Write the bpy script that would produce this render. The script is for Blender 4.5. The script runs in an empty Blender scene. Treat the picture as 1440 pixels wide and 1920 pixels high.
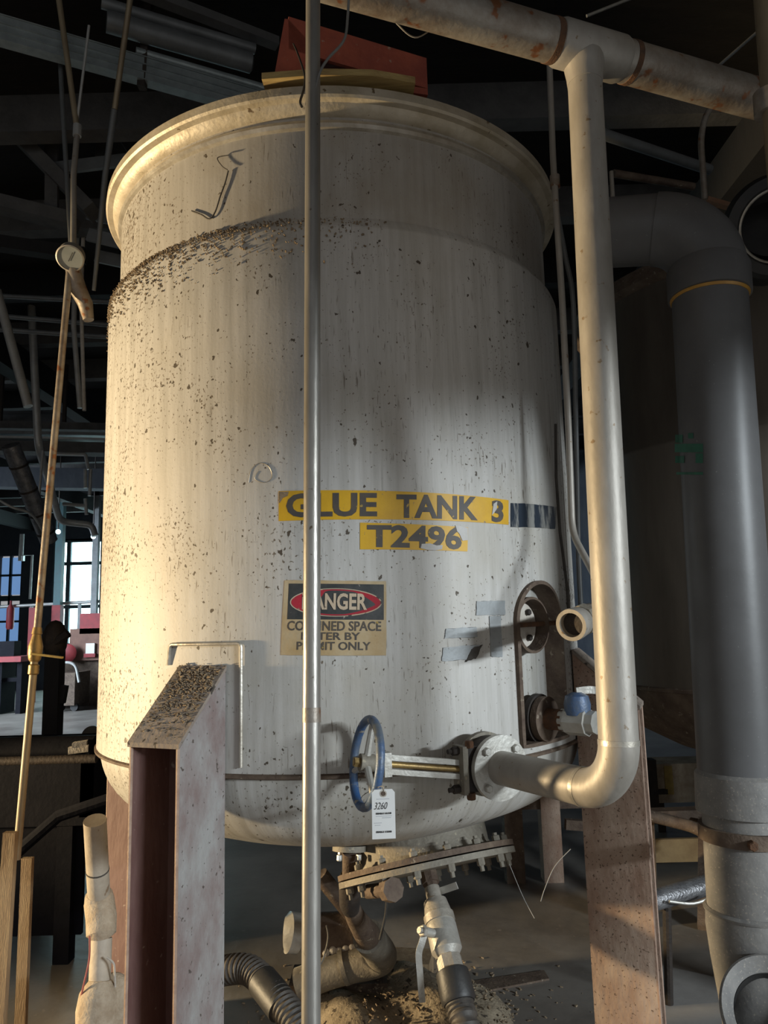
import bpy, math, random
from math import sin, cos, pi, radians, degrees, atan2, sqrt
from mathutils import Vector as V, Matrix
random.seed(7)
scene = bpy.context.scene
C = scene.collection

# ------------------------------------------------------------------ camera
F_PX = 1400.0
PIT, ROL, CZ = radians(8.43), radians(1.52), 1.65
_c, _s, _cr, _sr = cos(PIT), sin(PIT), cos(ROL), sin(ROL)
_right0, _fwd, _up0 = V((1, 0, 0)), V((0, _c, _s)), V((0, -_s, _c))
cam_d = bpy.data.cameras.new('camera'); cam = bpy.data.objects.new('camera', cam_d); C.objects.link(cam)
cam_d.sensor_fit = 'VERTICAL'; cam_d.sensor_height = 24; cam_d.lens = 24 * F_PX / 1920
_r = _right0 * _cr - _up0 * _sr; _u = _right0 * _sr + _up0 * _cr
M = Matrix((_r, _u, -_fwd)).transposed().to_4x4(); M.translation = V((0, 0, CZ))
cam.matrix_world = M
cam_d.clip_start = .05; cam_d.clip_end = 200
scene.camera = cam

# ------------------------------------------------------------------ world, lights, exposure
scene.view_settings.view_transform = 'Standard'; scene.view_settings.look = 'None'
scene.view_settings.gamma = 1; scene.view_settings.use_curve_mapping = False
scene.view_settings.exposure = 0.0
world = bpy.data.worlds.new('world'); scene.world = world; world.use_nodes = True
bg = world.node_tree.nodes['Background']
bg.inputs[0].default_value = (.93, .94, .95, 1); bg.inputs[1].default_value = 0.37

def area(name, loc, target, sx, sy, energy, col):
    l = bpy.data.lights.new(name, 'AREA'); l.shape = 'RECTANGLE'; l.size = sx; l.size_y = sy
    l.energy = energy; l.color = col
    o = bpy.data.objects.new(name, l); C.objects.link(o); o.location = loc
    d = V(target) - V(loc); o.rotation_euler = d.to_track_quat('-Z', 'Y').to_euler()
    return o
# low warm sun coming through the doorway on the left, cool daylight through the dock door on the right
_wl = bpy.data.lights.new('warm_light', 'SPOT'); _wl.energy = 2900; _wl.color = (1.0, .76, .44); _wl.shadow_soft_size = .16
_wl.spot_size = radians(50); _wl.spot_blend = .4
_wo = bpy.data.objects.new('warm_light', _wl); C.objects.link(_wo); _wo.location = (-6.6, 2.5, 1.2)
_wo.rotation_euler = (V((.35, 2.45, 1.75)) - V((-6.6, 2.5, 1.2))).to_track_quat('-Z', 'Y').to_euler()
area('dock_daylight', (7.0, -3.9, 3.25), (.4, 2.4, 1.6), 2.4, .14, 700, (.86, .95, 1.0))

area('hall_fill_light', (-12.8, 13.0, 3.0), (-7.5, 15.5, .8), 7.0, 3.2, 1050, (.72, .86, 1.0)).data.spread = radians(95)  # unseen cool lamp, added to brighten the far hall

# ------------------------------------------------------------------ pixel -> place helpers (1440 x 1920 frame)
TX, TY, R = -.18, 3.03, .91
def ray(px, py):
    X = px - 720; Y = 960 - py
    a = (X * _cr + Y * _sr) / F_PX; b = (-X * _sr + Y * _cr) / F_PX
    return V((a, _c - b * _s, _s + b * _c))
def W(px, py, Y):
    d = ray(px, py); return V((0, 0, CZ)) + d * (Y / d.y)
def Wz(px, py, z):
    d = ray(px, py); return V((0, 0, CZ)) + d * ((z - CZ) / d.z)
def TS(px, py, r=R):
    d = ray(px, py); A = d.x**2 + d.y**2; B = -(d.x * TX + d.y * TY); Q = TX * TX + TY * TY - r * r
    t = (-B - sqrt(max(0, B * B - A * Q))) / A; p = V((0, 0, CZ)) + d * t
    return atan2(p.x - TX, TY - p.y), p.z
def TP(th, z, r=R): return V((TX + r * sin(th), TY - r * cos(th), z))
def rad(th): return V((sin(th), -cos(th), 0))
def tang(th): return V((cos(th), sin(th), 0))

# ------------------------------------------------------------------ materials
def nodes_of(m):
    m.use_nodes = True; nt = m.node_tree; return nt, nt.nodes, nt.links
def ramp(N, stops):
    r = N.new('ShaderNodeValToRGB'); e = r.color_ramp.elements
    while len(e) < len(stops): e.new(.5)
    for i, (p, c) in enumerate(stops):
        e[i].position = p; e[i].color = (*c, 1) if len(c) == 3 else c
    return r
MATS = {}
def pm(name, c1, c2=None, scale=6, rough=.6, metal=0.0, bump=.15, stretch=(1, 1, 1), speck=None, sscale=60, sthr=.66, lo=.35, hi=.65, emit=None, spec=.5):
    m = bpy.data.materials.new(name); nt, N, L = nodes_of(m); b = N['Principled BSDF']
    b.inputs['Roughness'].default_value = rough; b.inputs['Metallic'].default_value = metal
    b.inputs['Specular IOR Level'].default_value = spec
    c2 = c2 or tuple(x * .7 for x in c1)
    tc = N.new('ShaderNodeTexCoord'); mp = N.new('ShaderNodeMapping'); L.new(tc.outputs['Object'], mp.inputs[0]); mp.inputs['Scale'].default_value = stretch
    n1 = N.new('ShaderNodeTexNoise'); n1.inputs['Scale'].default_value = scale; n1.inputs['Detail'].default_value = 7; n1.inputs['Roughness'].default_value = .65
    L.new(mp.outputs[0], n1.inputs['Vector'])
    r = ramp(N, [(lo, c1), (hi, c2)]); L.new(n1.outputs['Fac'], r.inputs[0]); col = r.outputs[0]
    if speck:
        n2 = N.new('ShaderNodeTexNoise'); n2.inputs['Scale'].default_value = sscale; n2.inputs['Detail'].default_value = 3
        L.new(tc.outputs['Object'], n2.inputs['Vector'])
        r2 = ramp(N, [(sthr, (0, 0, 0)), (sthr + .05, (1, 1, 1))]); L.new(n2.outputs['Fac'], r2.inputs[0])
        mx = N.new('ShaderNodeMixRGB'); L.new(r2.outputs[0], mx.inputs[0]); L.new(col, mx.inputs[1]); mx.inputs[2].default_value = (*speck, 1); col = mx.outputs[0]
    L.new(col, b.inputs['Base Color'])
    if bump:
        bp = N.new('ShaderNodeBump'); bp.inputs['Strength'].default_value = bump; bp.inputs['Distance'].default_value = .01
        n3 = N.new('ShaderNodeTexNoise'); n3.inputs['Scale'].default_value = scale * 6; n3.inputs['Detail'].default_value = 5
        L.new(mp.outputs[0], n3.inputs['Vector']); L.new(n3.outputs['Fac'], bp.inputs['Height']); L.new(bp.outputs[0], b.inputs['Normal'])
    if emit:
        b.inputs['Emission Color'].default_value = (*emit[0], 1); b.inputs['Emission Strength'].default_value = emit[1]
    MATS[name] = m; return m

def tank_mat(name, base, dark, stain, speckcol, left_bias, rough=.55, metal=.12, thr=.655):
    """brushed steel with vertical dirt runs, specks and brown stains, laid out on the unrolled shell (u = arc length, v = height)"""
    m = bpy.data.materials.new(name); nt, N, L = nodes_of(m); b = N['Principled BSDF']
    uv = N.new('ShaderNodeUVMap'); uv.uv_map = 'unrolled'
    def mapped(sx, sy, off=0):
        mp = N.new('ShaderNodeMapping'); mp.inputs['Scale'].default_value = (sx, sy, 1); mp.inputs['Location'].default_value = (off, off * .7, 0)
        L.new(uv.outputs[0], mp.inputs[0]); return mp.outputs[0]
    def noise(vec, sc, det=5, rg=.6):
        n = N.new('ShaderNodeTexNoise'); n.inputs['Scale'].default_value = sc; n.inputs['Detail'].default_value = det; n.inputs['Roughness'].default_value = rg
        L.new(vec, n.inputs['Vector']); return n.outputs['Fac']
    def math(op, a, bb, clamp=False):
        n = N.new('ShaderNodeMath'); n.operation = op; n.use_clamp = clamp
        for i, x in enumerate((a, bb)):
            if isinstance(x, (int, float)): n.inputs[i].default_value = x
            else: L.new(x, n.inputs[i])
        return n.outputs[0]
    def mix(f, a, bb):
        n = N.new('ShaderNodeMixRGB')
        if isinstance(f, (int, float)): n.inputs[0].default_value = f
        else: L.new(f, n.inputs[0])
        for i, x in ((1, a), (2, bb)):
            if isinstance(x, tuple): n.inputs[i].default_value = (*x, 1)
            else: L.new(x, n.inputs[i])
        return n.outputs[0]
    streak = noise(mapped(34, 1.6), 1, 6, .7)
    cloud = noise(mapped(2.2, 1.8, 3), 1, 6, .6)
    r1 = ramp(N, [(.32, dark), (.62, base)]); L.new(streak, r1.inputs[0]); col = r1.outputs[0]
    rs = ramp(N, [(.50, (0, 0, 0)), (.72, (.7, .7, .7))]); L.new(cloud, rs.inputs[0])
    col = mix(rs.outputs[0], col, stain)
    # drip runs: thin dark vertical threads
    drip = noise(mapped(60, .9, 9), 1, 3, .5)
    rd = ramp(N, [(.66, (0, 0, 0)), (.72, (.55, .55, .55))]); L.new(drip, rd.inputs[0])
    broken = noise(mapped(5, 5, 5), 1, 3, .5); rb = ramp(N, [(.45, (0, 0, 0)), (.6, (1, 1, 1))]); L.new(broken, rb.inputs[0])
    col = mix(math('MULTIPLY', rd.outputs[0], rb.outputs[0]), col, tuple(x * .45 for x in stain))
    runs = noise(mapped(130, 13, 11), 1, 3, .5); rr_ = ramp(N, [(.62, (0, 0, 0)), (.69, (.75, .75, .75))]); L.new(runs, rr_.inputs[0])
    blot = noise(mapped(2.6, 2.6, 17), 1, 4, .6); rbl = ramp(N, [(.46, (0, 0, 0)), (.62, (1, 1, 1))]); L.new(blot, rbl.inputs[0])
    col = mix(math('MULTIPLY', rr_.outputs[0], rbl.outputs[0]), col, tuple(x * .9 for x in speckcol))
    # specks, more of them on the left flank
    sep = N.new('ShaderNodeSeparateXYZ'); L.new(uv.outputs[0], sep.inputs[0])
    mr = N.new('ShaderNodeMapRange'); mr.inputs['From Min'].default_value = -.25; mr.inputs['From Max'].default_value = -.95
    L.new(sep.outputs[0], mr.inputs['Value'])
    sp = noise(mapped(105, 84, 1), 1, 3, .55)
    patch = noise(mapped(4, 4, 7), 1, 3, .5)
    bias = math('ADD', math('MULTIPLY', mr.outputs[0], left_bias), math('MULTIPLY', math('SUBTRACT', patch, .5), .30))
    tot = math('ADD', sp, bias)
    r3 = ramp(N, [(thr, (0, 0, 0)), (thr + .035, (.9, .9, .9))]); L.new(tot, r3.inputs[0])
    col = mix(r3.outputs[0], col, speckcol)
    big = noise(mapped(46, 38, 4), 1, 2, .45); tb = math('ADD', big, math('MULTIPLY', bias, .8))
    r4 = ramp(N, [(thr + .045, (0, 0, 0)), (thr + .065, (.95, .95, .95))]); L.new(tb, r4.inputs[0])
    col = mix(r4.outputs[0], col, tuple(x * .5 for x in speckcol))
    L.new(col, b.inputs['Base Color'])
    b.inputs['Metallic'].default_value = metal
    rr = N.new('ShaderNodeMapRange'); L.new(streak, rr.inputs['Value']); rr.inputs['To Min'].default_value = rough - .1; rr.inputs['To Max'].default_value = rough + .2
    L.new(rr.outputs[0], b.inputs['Roughness'])
    bp = N.new('ShaderNodeBump'); bp.inputs['Strength'].default_value = .12; bp.inputs['Distance'].default_value = .003
    L.new(math('ADD', math('MULTIPLY', streak, .3), tot), bp.inputs['Height']); L.new(bp.outputs[0], b.inputs['Normal'])
    MATS[name] = m; return m

tank_mat('jacket_steel', (.57, .555, .53), (.43, .415, .385), (.42, .385, .32), (.13, .095, .06), .075)
tank_mat('upper_steel', (.46, .44, .41), (.36, .34, .31), (.30, .255, .19), (.15, .11, .07), .10, thr=.665)
tank_mat('dish_steel', (.55, .54, .51), (.40, .38, .34), (.36, .32, .25), (.11, .085, .055), .07)
tank_mat('dark_tank_steel', (.20, .19, .175), (.14, .13, .12), (.15, .12, .09), (.06, .05, .04), .0, rough=.6, metal=.2)
pm('rim_steel', (.60, .54, .44), (.42, .36, .26), 9, .5, .25, .2, speck=(.16, .11, .06), sscale=40, sthr=.68)
pm('bead_steel', (.55, .52, .46), (.36, .32, .26), 14, .4, .5, .1)
pm('pipe_steel', (.42, .39, .35), (.28, .255, .22), 7, .5, .28, .12, (1, 1, .4), speck=(.22, .16, .10), sscale=45, sthr=.68)
pm('pipe_steel_rusty', (.36, .33, .29), (.20, .15, .11), 9, .5, .45, .2, speck=(.22, .09, .04), sscale=18, sthr=.62)
pm('rust_band', (.16, .075, .035), (.07, .04, .025), 30, .85, .1, .3)
pm('near_pipe', (.40, .38, .35), (.27, .25, .22), 10, .36, .6, .1, (1, 1, .25), speck=(.12, .09, .06), sscale=55, sthr=.70)
pm('grey_plastic', (.125, .124, .126), (.10, .098, .098), 4, .42, 0, .04, speck=(.20, .20, .20), sscale=150, sthr=.70, spec=.35)
pm('grey_plastic_dusty', (.24, .23, .215), (.16, .155, .15), 12, .55, 0, .12, speck=(.32, .29, .25), sscale=170, sthr=.62)
pm('glue_ring', (.50, .27, .05), (.36, .18, .03), 20, .35, 0, .05)
pm('leg_paint', (.105, .048, .042), (.17, .10, .09), 7, .65, .05, .25, (1, 1, .35), speck=(.30, .24, .21), sscale=35, sthr=.68)
pm('leg_side_paint', (.33, .32, .31), (.22, .165, .155), 9, .75, .02, .35, (1, 1, .6), speck=(.09, .07, .06), sscale=70, sthr=.65)
pm('leg_edge', (.42, .30, .23), (.30, .19, .14), 20, .7, 0, .2)
pm('dusty_plate', (.30, .25, .21), (.20, .16, .13), 9, .9, 0, .4, speck=(.06, .05, .04), sscale=55, sthr=.60)
pm('tan_steel', (.42, .32, .25), (.27, .17, .12), 9, .75, 0, .35, (1, 1, .5), speck=(.12, .075, .05), sscale=120, sthr=.62)
pm('debris', (.16, .115, .075), (.30, .23, .15), 50, .95, 0, .2)
pm('orange_red_paint', (.42, .10, .055), (.26, .06, .04), 7, .6, .05, .2, speck=(.40, .25, .18), sscale=45, sthr=.68)
pm('plank_yellow', (.50, .37, .15), (.30, .20, .08), 14, .8, 0, .3, (.3, 3, 3))
pm('wood_stake', (.36, .26, .15), (.24, .16, .09), 10, .85, 0, .3, (4, 4, .5))
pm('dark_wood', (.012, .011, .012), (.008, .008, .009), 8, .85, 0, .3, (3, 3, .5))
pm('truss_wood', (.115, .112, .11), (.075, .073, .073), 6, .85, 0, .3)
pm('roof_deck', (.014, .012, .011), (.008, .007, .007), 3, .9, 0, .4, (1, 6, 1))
pm('galvanised', (.38, .43, .435), (.28, .32, .325), 14, .4, .35, .08)
pm('dim_duct', (.21, .22, .225), (.15, .157, .16), 6, .5, .3, .1)
pm('dark_iron', (.035, .03, .028), (.06, .045, .035), 12, .7, .3, .3)
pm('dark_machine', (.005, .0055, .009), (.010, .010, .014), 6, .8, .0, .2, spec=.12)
pm('brown_iron', (.17, .125, .09), (.09, .06, .045), 14, .75, .2, .35, speck=(.30, .25, .19), sscale=40, sthr=.66)
pm('iron_dusty', (.27, .245, .20), (.17, .15, .12), 12, .7, .2, .3, speck=(.36, .32, .24), sscale=50, sthr=.64)
pm('flange_rust', (.30, .15, .075), (.20, .12, .08), 16, .8, .1, .3)
pm('blue_paint', (.03, .10, .26), (.13, .15, .17), 12, .45, .1, .2, speck=(.30, .28, .25), sscale=40, sthr=.62)
pm('pale_metal', (.55, .54, .50), (.40, .38, .34), 12, .45, .4, .15)
pm('brass', (.38, .26, .10), (.26, .18, .08), 16, .45, .6, .15)
pm('white_pvc', (.50, .44, .36), (.38, .32, .25), 9, .6, 0, .2, speck=(.24, .17, .11), sscale=30, sthr=.66)
pm('cream_lump', (.50, .42, .32), (.34, .26, .18), 14, .9, 0, .5)
pm('black_rubber', (.020, .020, .021), (.034, .032, .03), 10, .5, 0, .1)
pm('hose_dusty', (.045, .040, .036), (.085, .072, .06), 20, .6, 0, .1)
pm('galv_ball_valve', (.42, .39, .34), (.30, .27, .23), 14, .5, .35, .2)
pm('paper', (.80, .80, .79), (.76, .76, .75), 10, .8, 0, .0)
pm('ink_black', (.03, .03, .035), (.05, .05, .05), 10, .8, 0, .0)
pm('ink_grey', (.42, .43, .46), (.50, .50, .52), 10, .8, 0, .0)
pm('sticker_yellow', (.74, .43, .012), (.62, .34, .012), 10, .5, 0, .05, speck=(.33, .22, .08), sscale=60, sthr=.68)
pm('sticker_ink', (.06, .055, .055), (.10, .08, .06), 20, .55, 0, .0, speck=(.45, .30, .06), sscale=45, sthr=.66)
pm('peeled', (.56, .55, .54), (.46, .44, .41), 20, .6, .1, .1)
pm('sign_cream', (.52, .42, .27), (.44, .30, .14), 8, .6, 0, .1, speck=(.25, .14, .05), sscale=30, sthr=.70)
pm('sign_black', (.025, .030, .030), (.06, .06, .06), 16, .5, 0, .05, speck=(.32, .30, .25), sscale=60, sthr=.68)
pm('sign_red', (.44, .012, .03), (.36, .02, .035), 12, .5, 0, .05, speck=(.28, .16, .13), sscale=55, sthr=.68)
pm('sign_pale', (.58, .46, .34), (.52, .40, .27), 12, .6, 0, .05, speck=(.08, .06, .05), sscale=38, sthr=.64)
pm('tape_grey', (.36, .385, .40), (.28, .295, .30), 14, .5, .1, .1, speck=(.08, .07, .06), sscale=50, sthr=.68)
pm('foil_worn', (.40, .40, .38), (.045, .06, .085), 18, .3, .4, .15, (1, 1, .25), lo=.42, hi=.52)
pm('green_print', (.035, .16, .10), (.025, .10, .065), 12, .6)
pm('gauge_face', (.22, .24, .245), (.18, .20, .205), 10, .35, 0, 0)
pm('tan_pipe', (.36, .29, .19), (.25, .19, .12), 12, .5, .3, .12, (1, 1, .3))
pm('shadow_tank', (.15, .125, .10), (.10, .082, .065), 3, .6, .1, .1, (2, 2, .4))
pm('yellow_handle', (.50, .36, .10), (.36, .25, .08), 14, .6, 0, .1)
pm('red_paint', (.34, .03, .035), (.20, .025, .03), 6, .6, 0, .1)
pm('red_wire', (.36, .09, .07), (.28, .07, .06), 6, .6)
pm('wire_grey', (.26, .25, .23), (.18, .17, .16), 10, .5, .3)
pm('cobweb', (.35, .34, .32), (.28, .27, .25), 10, .9)
pm('soot', (.05, .045, .04), (.09, .08, .07), 20, .9)
pm('concrete_floor', (.25, .23, .205), (.14, .125, .11), 1.3, .38, 0, .35, speck=(.24, .21, .18), sscale=22, sthr=.66)
pm('sand', (.36, .30, .215), (.20, .16, .11), 12, .95, 0, .6, speck=(.07, .055, .04), sscale=40, sthr=.60)
pm('board_grey', (.34, .325, .31), (.27, .255, .24), 4, .8, 0, .1)
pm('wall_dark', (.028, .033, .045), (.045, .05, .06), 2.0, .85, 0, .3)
pm('window_frame', (.03, .05, .06), (.04, .06, .07), 6, .6)
pm('day_pane', (.75, .85, .9), (.7, .8, .85), 3, .4, 0, 0, emit=((.62, .95, 1.0), 7.0))
pm('blue_pane', (.30, .45, .70), (.25, .4, .65), 3, .4, 0, 0, emit=((.22, .42, .80), .55))
pm('teal_steel', (.03, .10, .11), (.04, .08, .09), 8, .5, .2)
pm('cardboard', (.22, .12, .09), (.16, .09, .07), 6, .85)
pm('light_conduit', (.50, .50, .48), (.38, .38, .37), 8, .4, .3)
pm('silver_foil', (.34, .34, .35), (.16, .16, .17), 16, .35, .6, .4)
pm('plywood', (.42, .30, .15), (.30, .20, .10), 8, .8)
pm('bone_white', (.62, .58, .52), (.45, .40, .34), 14, .85, 0, .3)

# ------------------------------------------------------------------ mesh builder
class MB:
    def __init__(s): s.v = []; s.f = []; s.uv = None
    def box(s, c, ax, ay, az):
        c, ax, ay, az = V(c), V(ax), V(ay), V(az); n = len(s.v)
        for i in (-1, 1):
            for j in (-1, 1):
                for k in (-1, 1): s.v.append(c + ax * i + ay * j + az * k)
        fl = ax.cross(ay).dot(az) < 0
        for q in ((0, 1, 3, 2), (4, 6, 7, 5), (0, 4, 5, 1), (2, 3, 7, 6), (0, 2, 6, 4), (1, 5, 7, 3)):
            q = tuple(n + i for i in q); s.f.append(q[::-1] if fl else q)
        return s
    def abox(s, x0, x1, y0, y1, z0, z1):
        return s.box(((x0 + x1) / 2, (y0 + y1) / 2, (z0 + z1) / 2), ((x1 - x0) / 2, 0, 0), (0, (y1 - y0) / 2, 0), (0, 0, (z1 - z0) / 2))
    def bar(s, p0, p1, w, h, up=(0, 0, 1)):
        p0, p1 = V(p0), V(p1); d = p1 - p0; l = d.length; d.normalize()
        x = d.cross(V(up)); x = x.normalized() if x.length > 1e-4 else V((1, 0, 0)); u = x.cross(d)
        return s.box((p0 + p1) / 2, d * (l / 2), x * (w / 2), u * (h / 2))
    def tube(s, pts, r, n=16, cap=True, closed=False):
        pts = [V(p) for p in pts]; m = len(pts); rs = r if isinstance(r, (list, tuple)) else [r] * m
        T = []
        for i in range(m):
            a = pts[(i - 1) % m] if (closed or i > 0) else pts[i]; b = pts[(i + 1) % m] if (closed or i < m - 1) else pts[i]
            T.append((b - a).normalized())
        t0 = T[0]; ref = V((0, 0, 1)) if abs(t0.z) < .9 else V((1, 0, 0)); x = t0.cross(ref).normalized(); base = len(s.v)
        for i in range(m):
            if i: x = (x - T[i] * x.dot(T[i])).normalized()
            y = T[i].cross(x)
            for k in range(n):
                a = 2 * pi * k / n; s.v.append(pts[i] + (x * cos(a) + y * sin(a)) * rs[i])
        for i in range(m if closed else m - 1):
            a = base + i * n; b = base + ((i + 1) % m) * n
            for k in range(n): s.f.append((a + k, a + (k + 1) % n, b + (k + 1) % n, b + k))
        if cap and not closed:
            s.f.append(tuple(base + k for k in range(n))[::-1]); e = base + (m - 1) * n; s.f.append(tuple(e + k for k in range(n)))
        return s
    def lathe(s, prof, c, axis, n=48, a0=0, a1=2 * pi, xref=None):
        """profile of (radius, height along axis)"""
        c = V(c); z = V(axis).normalized(); ref = V(xref) if xref else (V((0, 0, 1)) if abs(z.z) < .9 else V((1, 0, 0)))
        x = (ref - z * ref.dot(z)).normalized(); y = z.cross(x); full = abs(a1 - a0 - 2 * pi) < 1e-6; cols = n if full else n + 1; base = len(s.v); m = len(prof)
        for k in range(cols):
            a = a0 + (a1 - a0) * k / n
            for r, h in prof: s.v.append(c + (x * cos(a) + y * sin(a)) * r + z * h)
        for k in range(n):
            A = base + k * m; B = base + ((k + 1) % cols) * m
            for i in range(m - 1): s.f.append((A + i, B + i, B + i + 1, A + i + 1))
        return s
    def cyl(s, p0, p1, r, n=24, r1=None):
        return s.tube([p0, p1], [r, r if r1 is None else r1], n)
    def ring(s, c, axis, ro, ri, t, n=40):
        """flat ring of thickness t centred on c"""
        return s.lathe([(ri, -t / 2), (ro, -t / 2), (ro, t / 2), (ri, t / 2), (ri, -t / 2)], c, axis, n)
    def disc(s, c, axis, r, t, n=40):
        return s.lathe([(0.0001, -t / 2), (r, -t / 2), (r, t / 2), (.0001, t / 2)], c, axis, n)
    def prism(s, poly, ext):
        poly = [V(p) for p in poly]; e = V(ext); n = len(poly); b = len(s.v); s.v += poly + [p + e for p in poly]
        nrm = V((0, 0, 0))
        for i in range(n): nrm += poly[i].cross(poly[(i + 1) % n])
        fl = nrm.dot(e) > 0
        A = tuple(range(b, b + n)); B = tuple(range(b + n, b + 2 * n))
        s.f.append(A[::-1] if fl else A); s.f.append(B if fl else B[::-1])
        for i in range(n):
            q = (b + i, b + (i + 1) % n, b + n + (i + 1) % n, b + n + i); s.f.append(q if fl else q[::-1])
        return s
    def sphere(s, c, r, n=16, m=10, sc=(1, 1, 1)):
        c = V(c); b = len(s.v)
        for i in range(m + 1):
            p = pi * i / m
            for k in range(n):
                a = 2 * pi * k / n; s.v.append(c + V((sin(p) * cos(a) * sc[0], sin(p) * sin(a) * sc[1], cos(p) * sc[2])) * r)
        for i in range(m):
            for k in range(n):
                s.f.append((b + i * n + k, b + (i + 1) * n + k, b + (i + 1) * n + (k + 1) % n, b + i * n + (k + 1) % n))
        return s
    def build(s, name, mat, parent=None, ang=35):
        o = bpy.data.objects.new(name, None) if False else None
        org = origin(parent)
        me = bpy.data.meshes.new(name); me.from_pydata([tuple(p - org) for p in s.v], [], s.f)
        me.materials.append(MATS[mat]); me.validate(); me.update()
        me.shade_smooth(); me.set_sharp_from_angle(angle=radians(ang))
        o = bpy.data.objects.new(name, me); C.objects.link(o)
        if parent: o.parent = parent
        return o
def origin(p):
    v = V((0, 0, 0))
    while p is not None: v += p.location; p = p.parent
    return v
def thing(name, label, cat, loc=(0, 0, 0), group=None):
    o = bpy.data.objects.new(name, None); C.objects.link(o); o.location = loc; o.empty_display_size = .1
    o['label'] = label; o['category'] = cat
    if group: o['group'] = group
    return o
def tag(o, label, cat, group=None):
    o['label'] = label; o['category'] = cat
    if group: o['group'] = group
    return o
def struct(o, label=None):
    o['kind'] = 'structure'
    if label: o['label'] = label
    return o
def fillet(pts, r, n=8):
    pts = [V(p) for p in pts]; out = [pts[0]]
    for i in range(1, len(pts) - 1):
        a, b, c = pts[i - 1], pts[i], pts[i + 1]; u = (a - b); w = (c - b); k = min(r, u.length * .48, w.length * .48)
        p0 = b + u.normalized() * k; p1 = b + w.normalized() * k
        for j in range(n + 1):
            t = j / n; out.append(p0 * (1 - t)**2 + b * 2 * t * (1 - t) + p1 * t * t)
    out.append(pts[-1]); return out
def even(pts, step):
    out = [pts[0]]; acc = 0.0
    for a, b in zip(pts, pts[1:]):
        l = (b - a).length; t = step - acc
        while t < l: out.append(a + (b - a) * (t / l)); t += step
        acc = (acc + l) % step
    return out
def smooth(pts, n=8):
    pts = [V(p) for p in pts]; out = []
    for i in range(len(pts) - 1):
        p0 = pts[max(0, i - 1)]; p1 = pts[i]; p2 = pts[i + 1]; p3 = pts[min(len(pts) - 1, i + 2)]
        for j in range(n):
            t = j / n; out.append(.5 * ((2 * p1) + (p2 - p0) * t + (2 * p0 - 5 * p1 + 4 * p2 - p3) * t * t + (3 * p1 - p0 - 3 * p2 + p3) * t**3))
    out.append(pts[-1]); return out
_bolt = {}
def bolt_mesh(r, h, mat, stud=0):
    k = (r, h, mat, stud)
    if k not in _bolt:
        b = MB(); b.tube([(0, 0, 0), (0, 0, h * .85), (0, 0, h)], [r, r, r * .8], 6)
        if stud: b.tube([(0, 0, h), (0, 0, h + stud)], r * .55, 8)
        me = bpy.data.meshes.new('bolt'); me.from_pydata([tuple(p) for p in b.v], [], b.f); me.materials.append(MATS[mat]); me.update(); _bolt[k] = me
    return _bolt[k]
def bolt(p, axis, r, h, mat, parent, stud=0, name='bolt'):
    o = bpy.data.objects.new(name, bolt_mesh(r, h, mat, stud)); C.objects.link(o); o.parent = parent
    o.rotation_mode = 'QUATERNION'; o.rotation_quaternion = V(axis).to_track_quat('Z', 'Y'); o.location = V(p) - origin(parent); return o
def text2d(body, bold=.0, font_shear=0):
    """lettering as flat polygons, normalised to x 0..1, y 0..1 of its own bounding box"""
    cu = bpy.data.curves.new('lettering', 'FONT'); cu.body = body; cu.offset = bold; cu.resolution_u = 3; cu.shear = font_shear; cu.fill_mode = 'FRONT'
    o = bpy.data.objects.new('lettering', cu); C.objects.link(o)
    dg = bpy.context.evaluated_depsgraph_get(); dg.update(); me = o.evaluated_get(dg).to_mesh()
    vs = [(v.co.x, v.co.y) for v in me.vertices]; fs = [tuple(p.vertices) for p in me.polygons]
    bpy.data.objects.remove(o); bpy.data.curves.remove(cu)
    x0 = min(v[0] for v in vs); x1 = max(v[0] for v in vs); y0 = min(v[1] for v in vs); y1 = max(v[1] for v in vs)
    return [((x - x0) / (x1 - x0), (y - y0) / (y1 - y0)) for x, y in vs], fs
def bil(q, s, t):
    """q = bottom-left, bottom-right, top-right, top-left"""
    a = [q[0][i] * (1 - s) + q[1][i] * s for i in range(len(q[0]))]; b = [q[3][i] * (1 - s) + q[2][i] * s for i in range(len(q[0]))]
    return [a[i] * (1 - t) + b[i] * t for i in range(len(a))]
def wrap_patch(quad, off, th=.0015, nu=20, nv=3, jag=0):
    """thin sheet lying on the tank shell between four (angle, height) corners"""
    mb = MB(); 
    for lay, rr in ((0, R + off), (1, R + off - th)):
        for j in range(nv + 1):
            for i in range(nu + 1):
                a, z = bil(quad, i / nu, j / nv)
                if jag and (i in (0, nu) or j in (0, nv)): a += random.uniform(-1, 1) * jag / R; z += random.uniform(-1, 1) * jag
                mb.v.append(TP(a, z, rr))
    w = nu + 1; k = w * (nv + 1)
    for j in range(nv):
        for i in range(nu):
            q = (j * w + i, j * w + i + 1, (j + 1) * w + i + 1, (j + 1) * w + i); mb.f.append(q); mb.f.append(tuple(k + x for x in q[::-1]))
    edge = [i for i in range(w)] + [j * w + nu for j in range(1, nv + 1)] + [nv * w + i for i in range(nu - 1, -1, -1)] + [j * w for j in range(nv - 1, 0, -1)]
    for i in range(len(edge)):
        a, b = edge[i], edge[(i + 1) % len(edge)]; mb.f.append((a, k + a, k + b, b))
    return mb
def wrap_text(body, quad, off, bold=.02, shear=0):
    vs, fs = text2d(body, bold, shear); mb = MB()
    for x, y in vs: a, z = bil(quad, x, y); mb.v.append(TP(a, z, R + off))
    mb.f = list(fs); return mb
def wrap_poly(pts, off):
    mb = MB(); mb.v = [TP(a, z, R + off) for a, z in pts]; mb.f = [tuple(range(len(pts)))]; return mb

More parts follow.
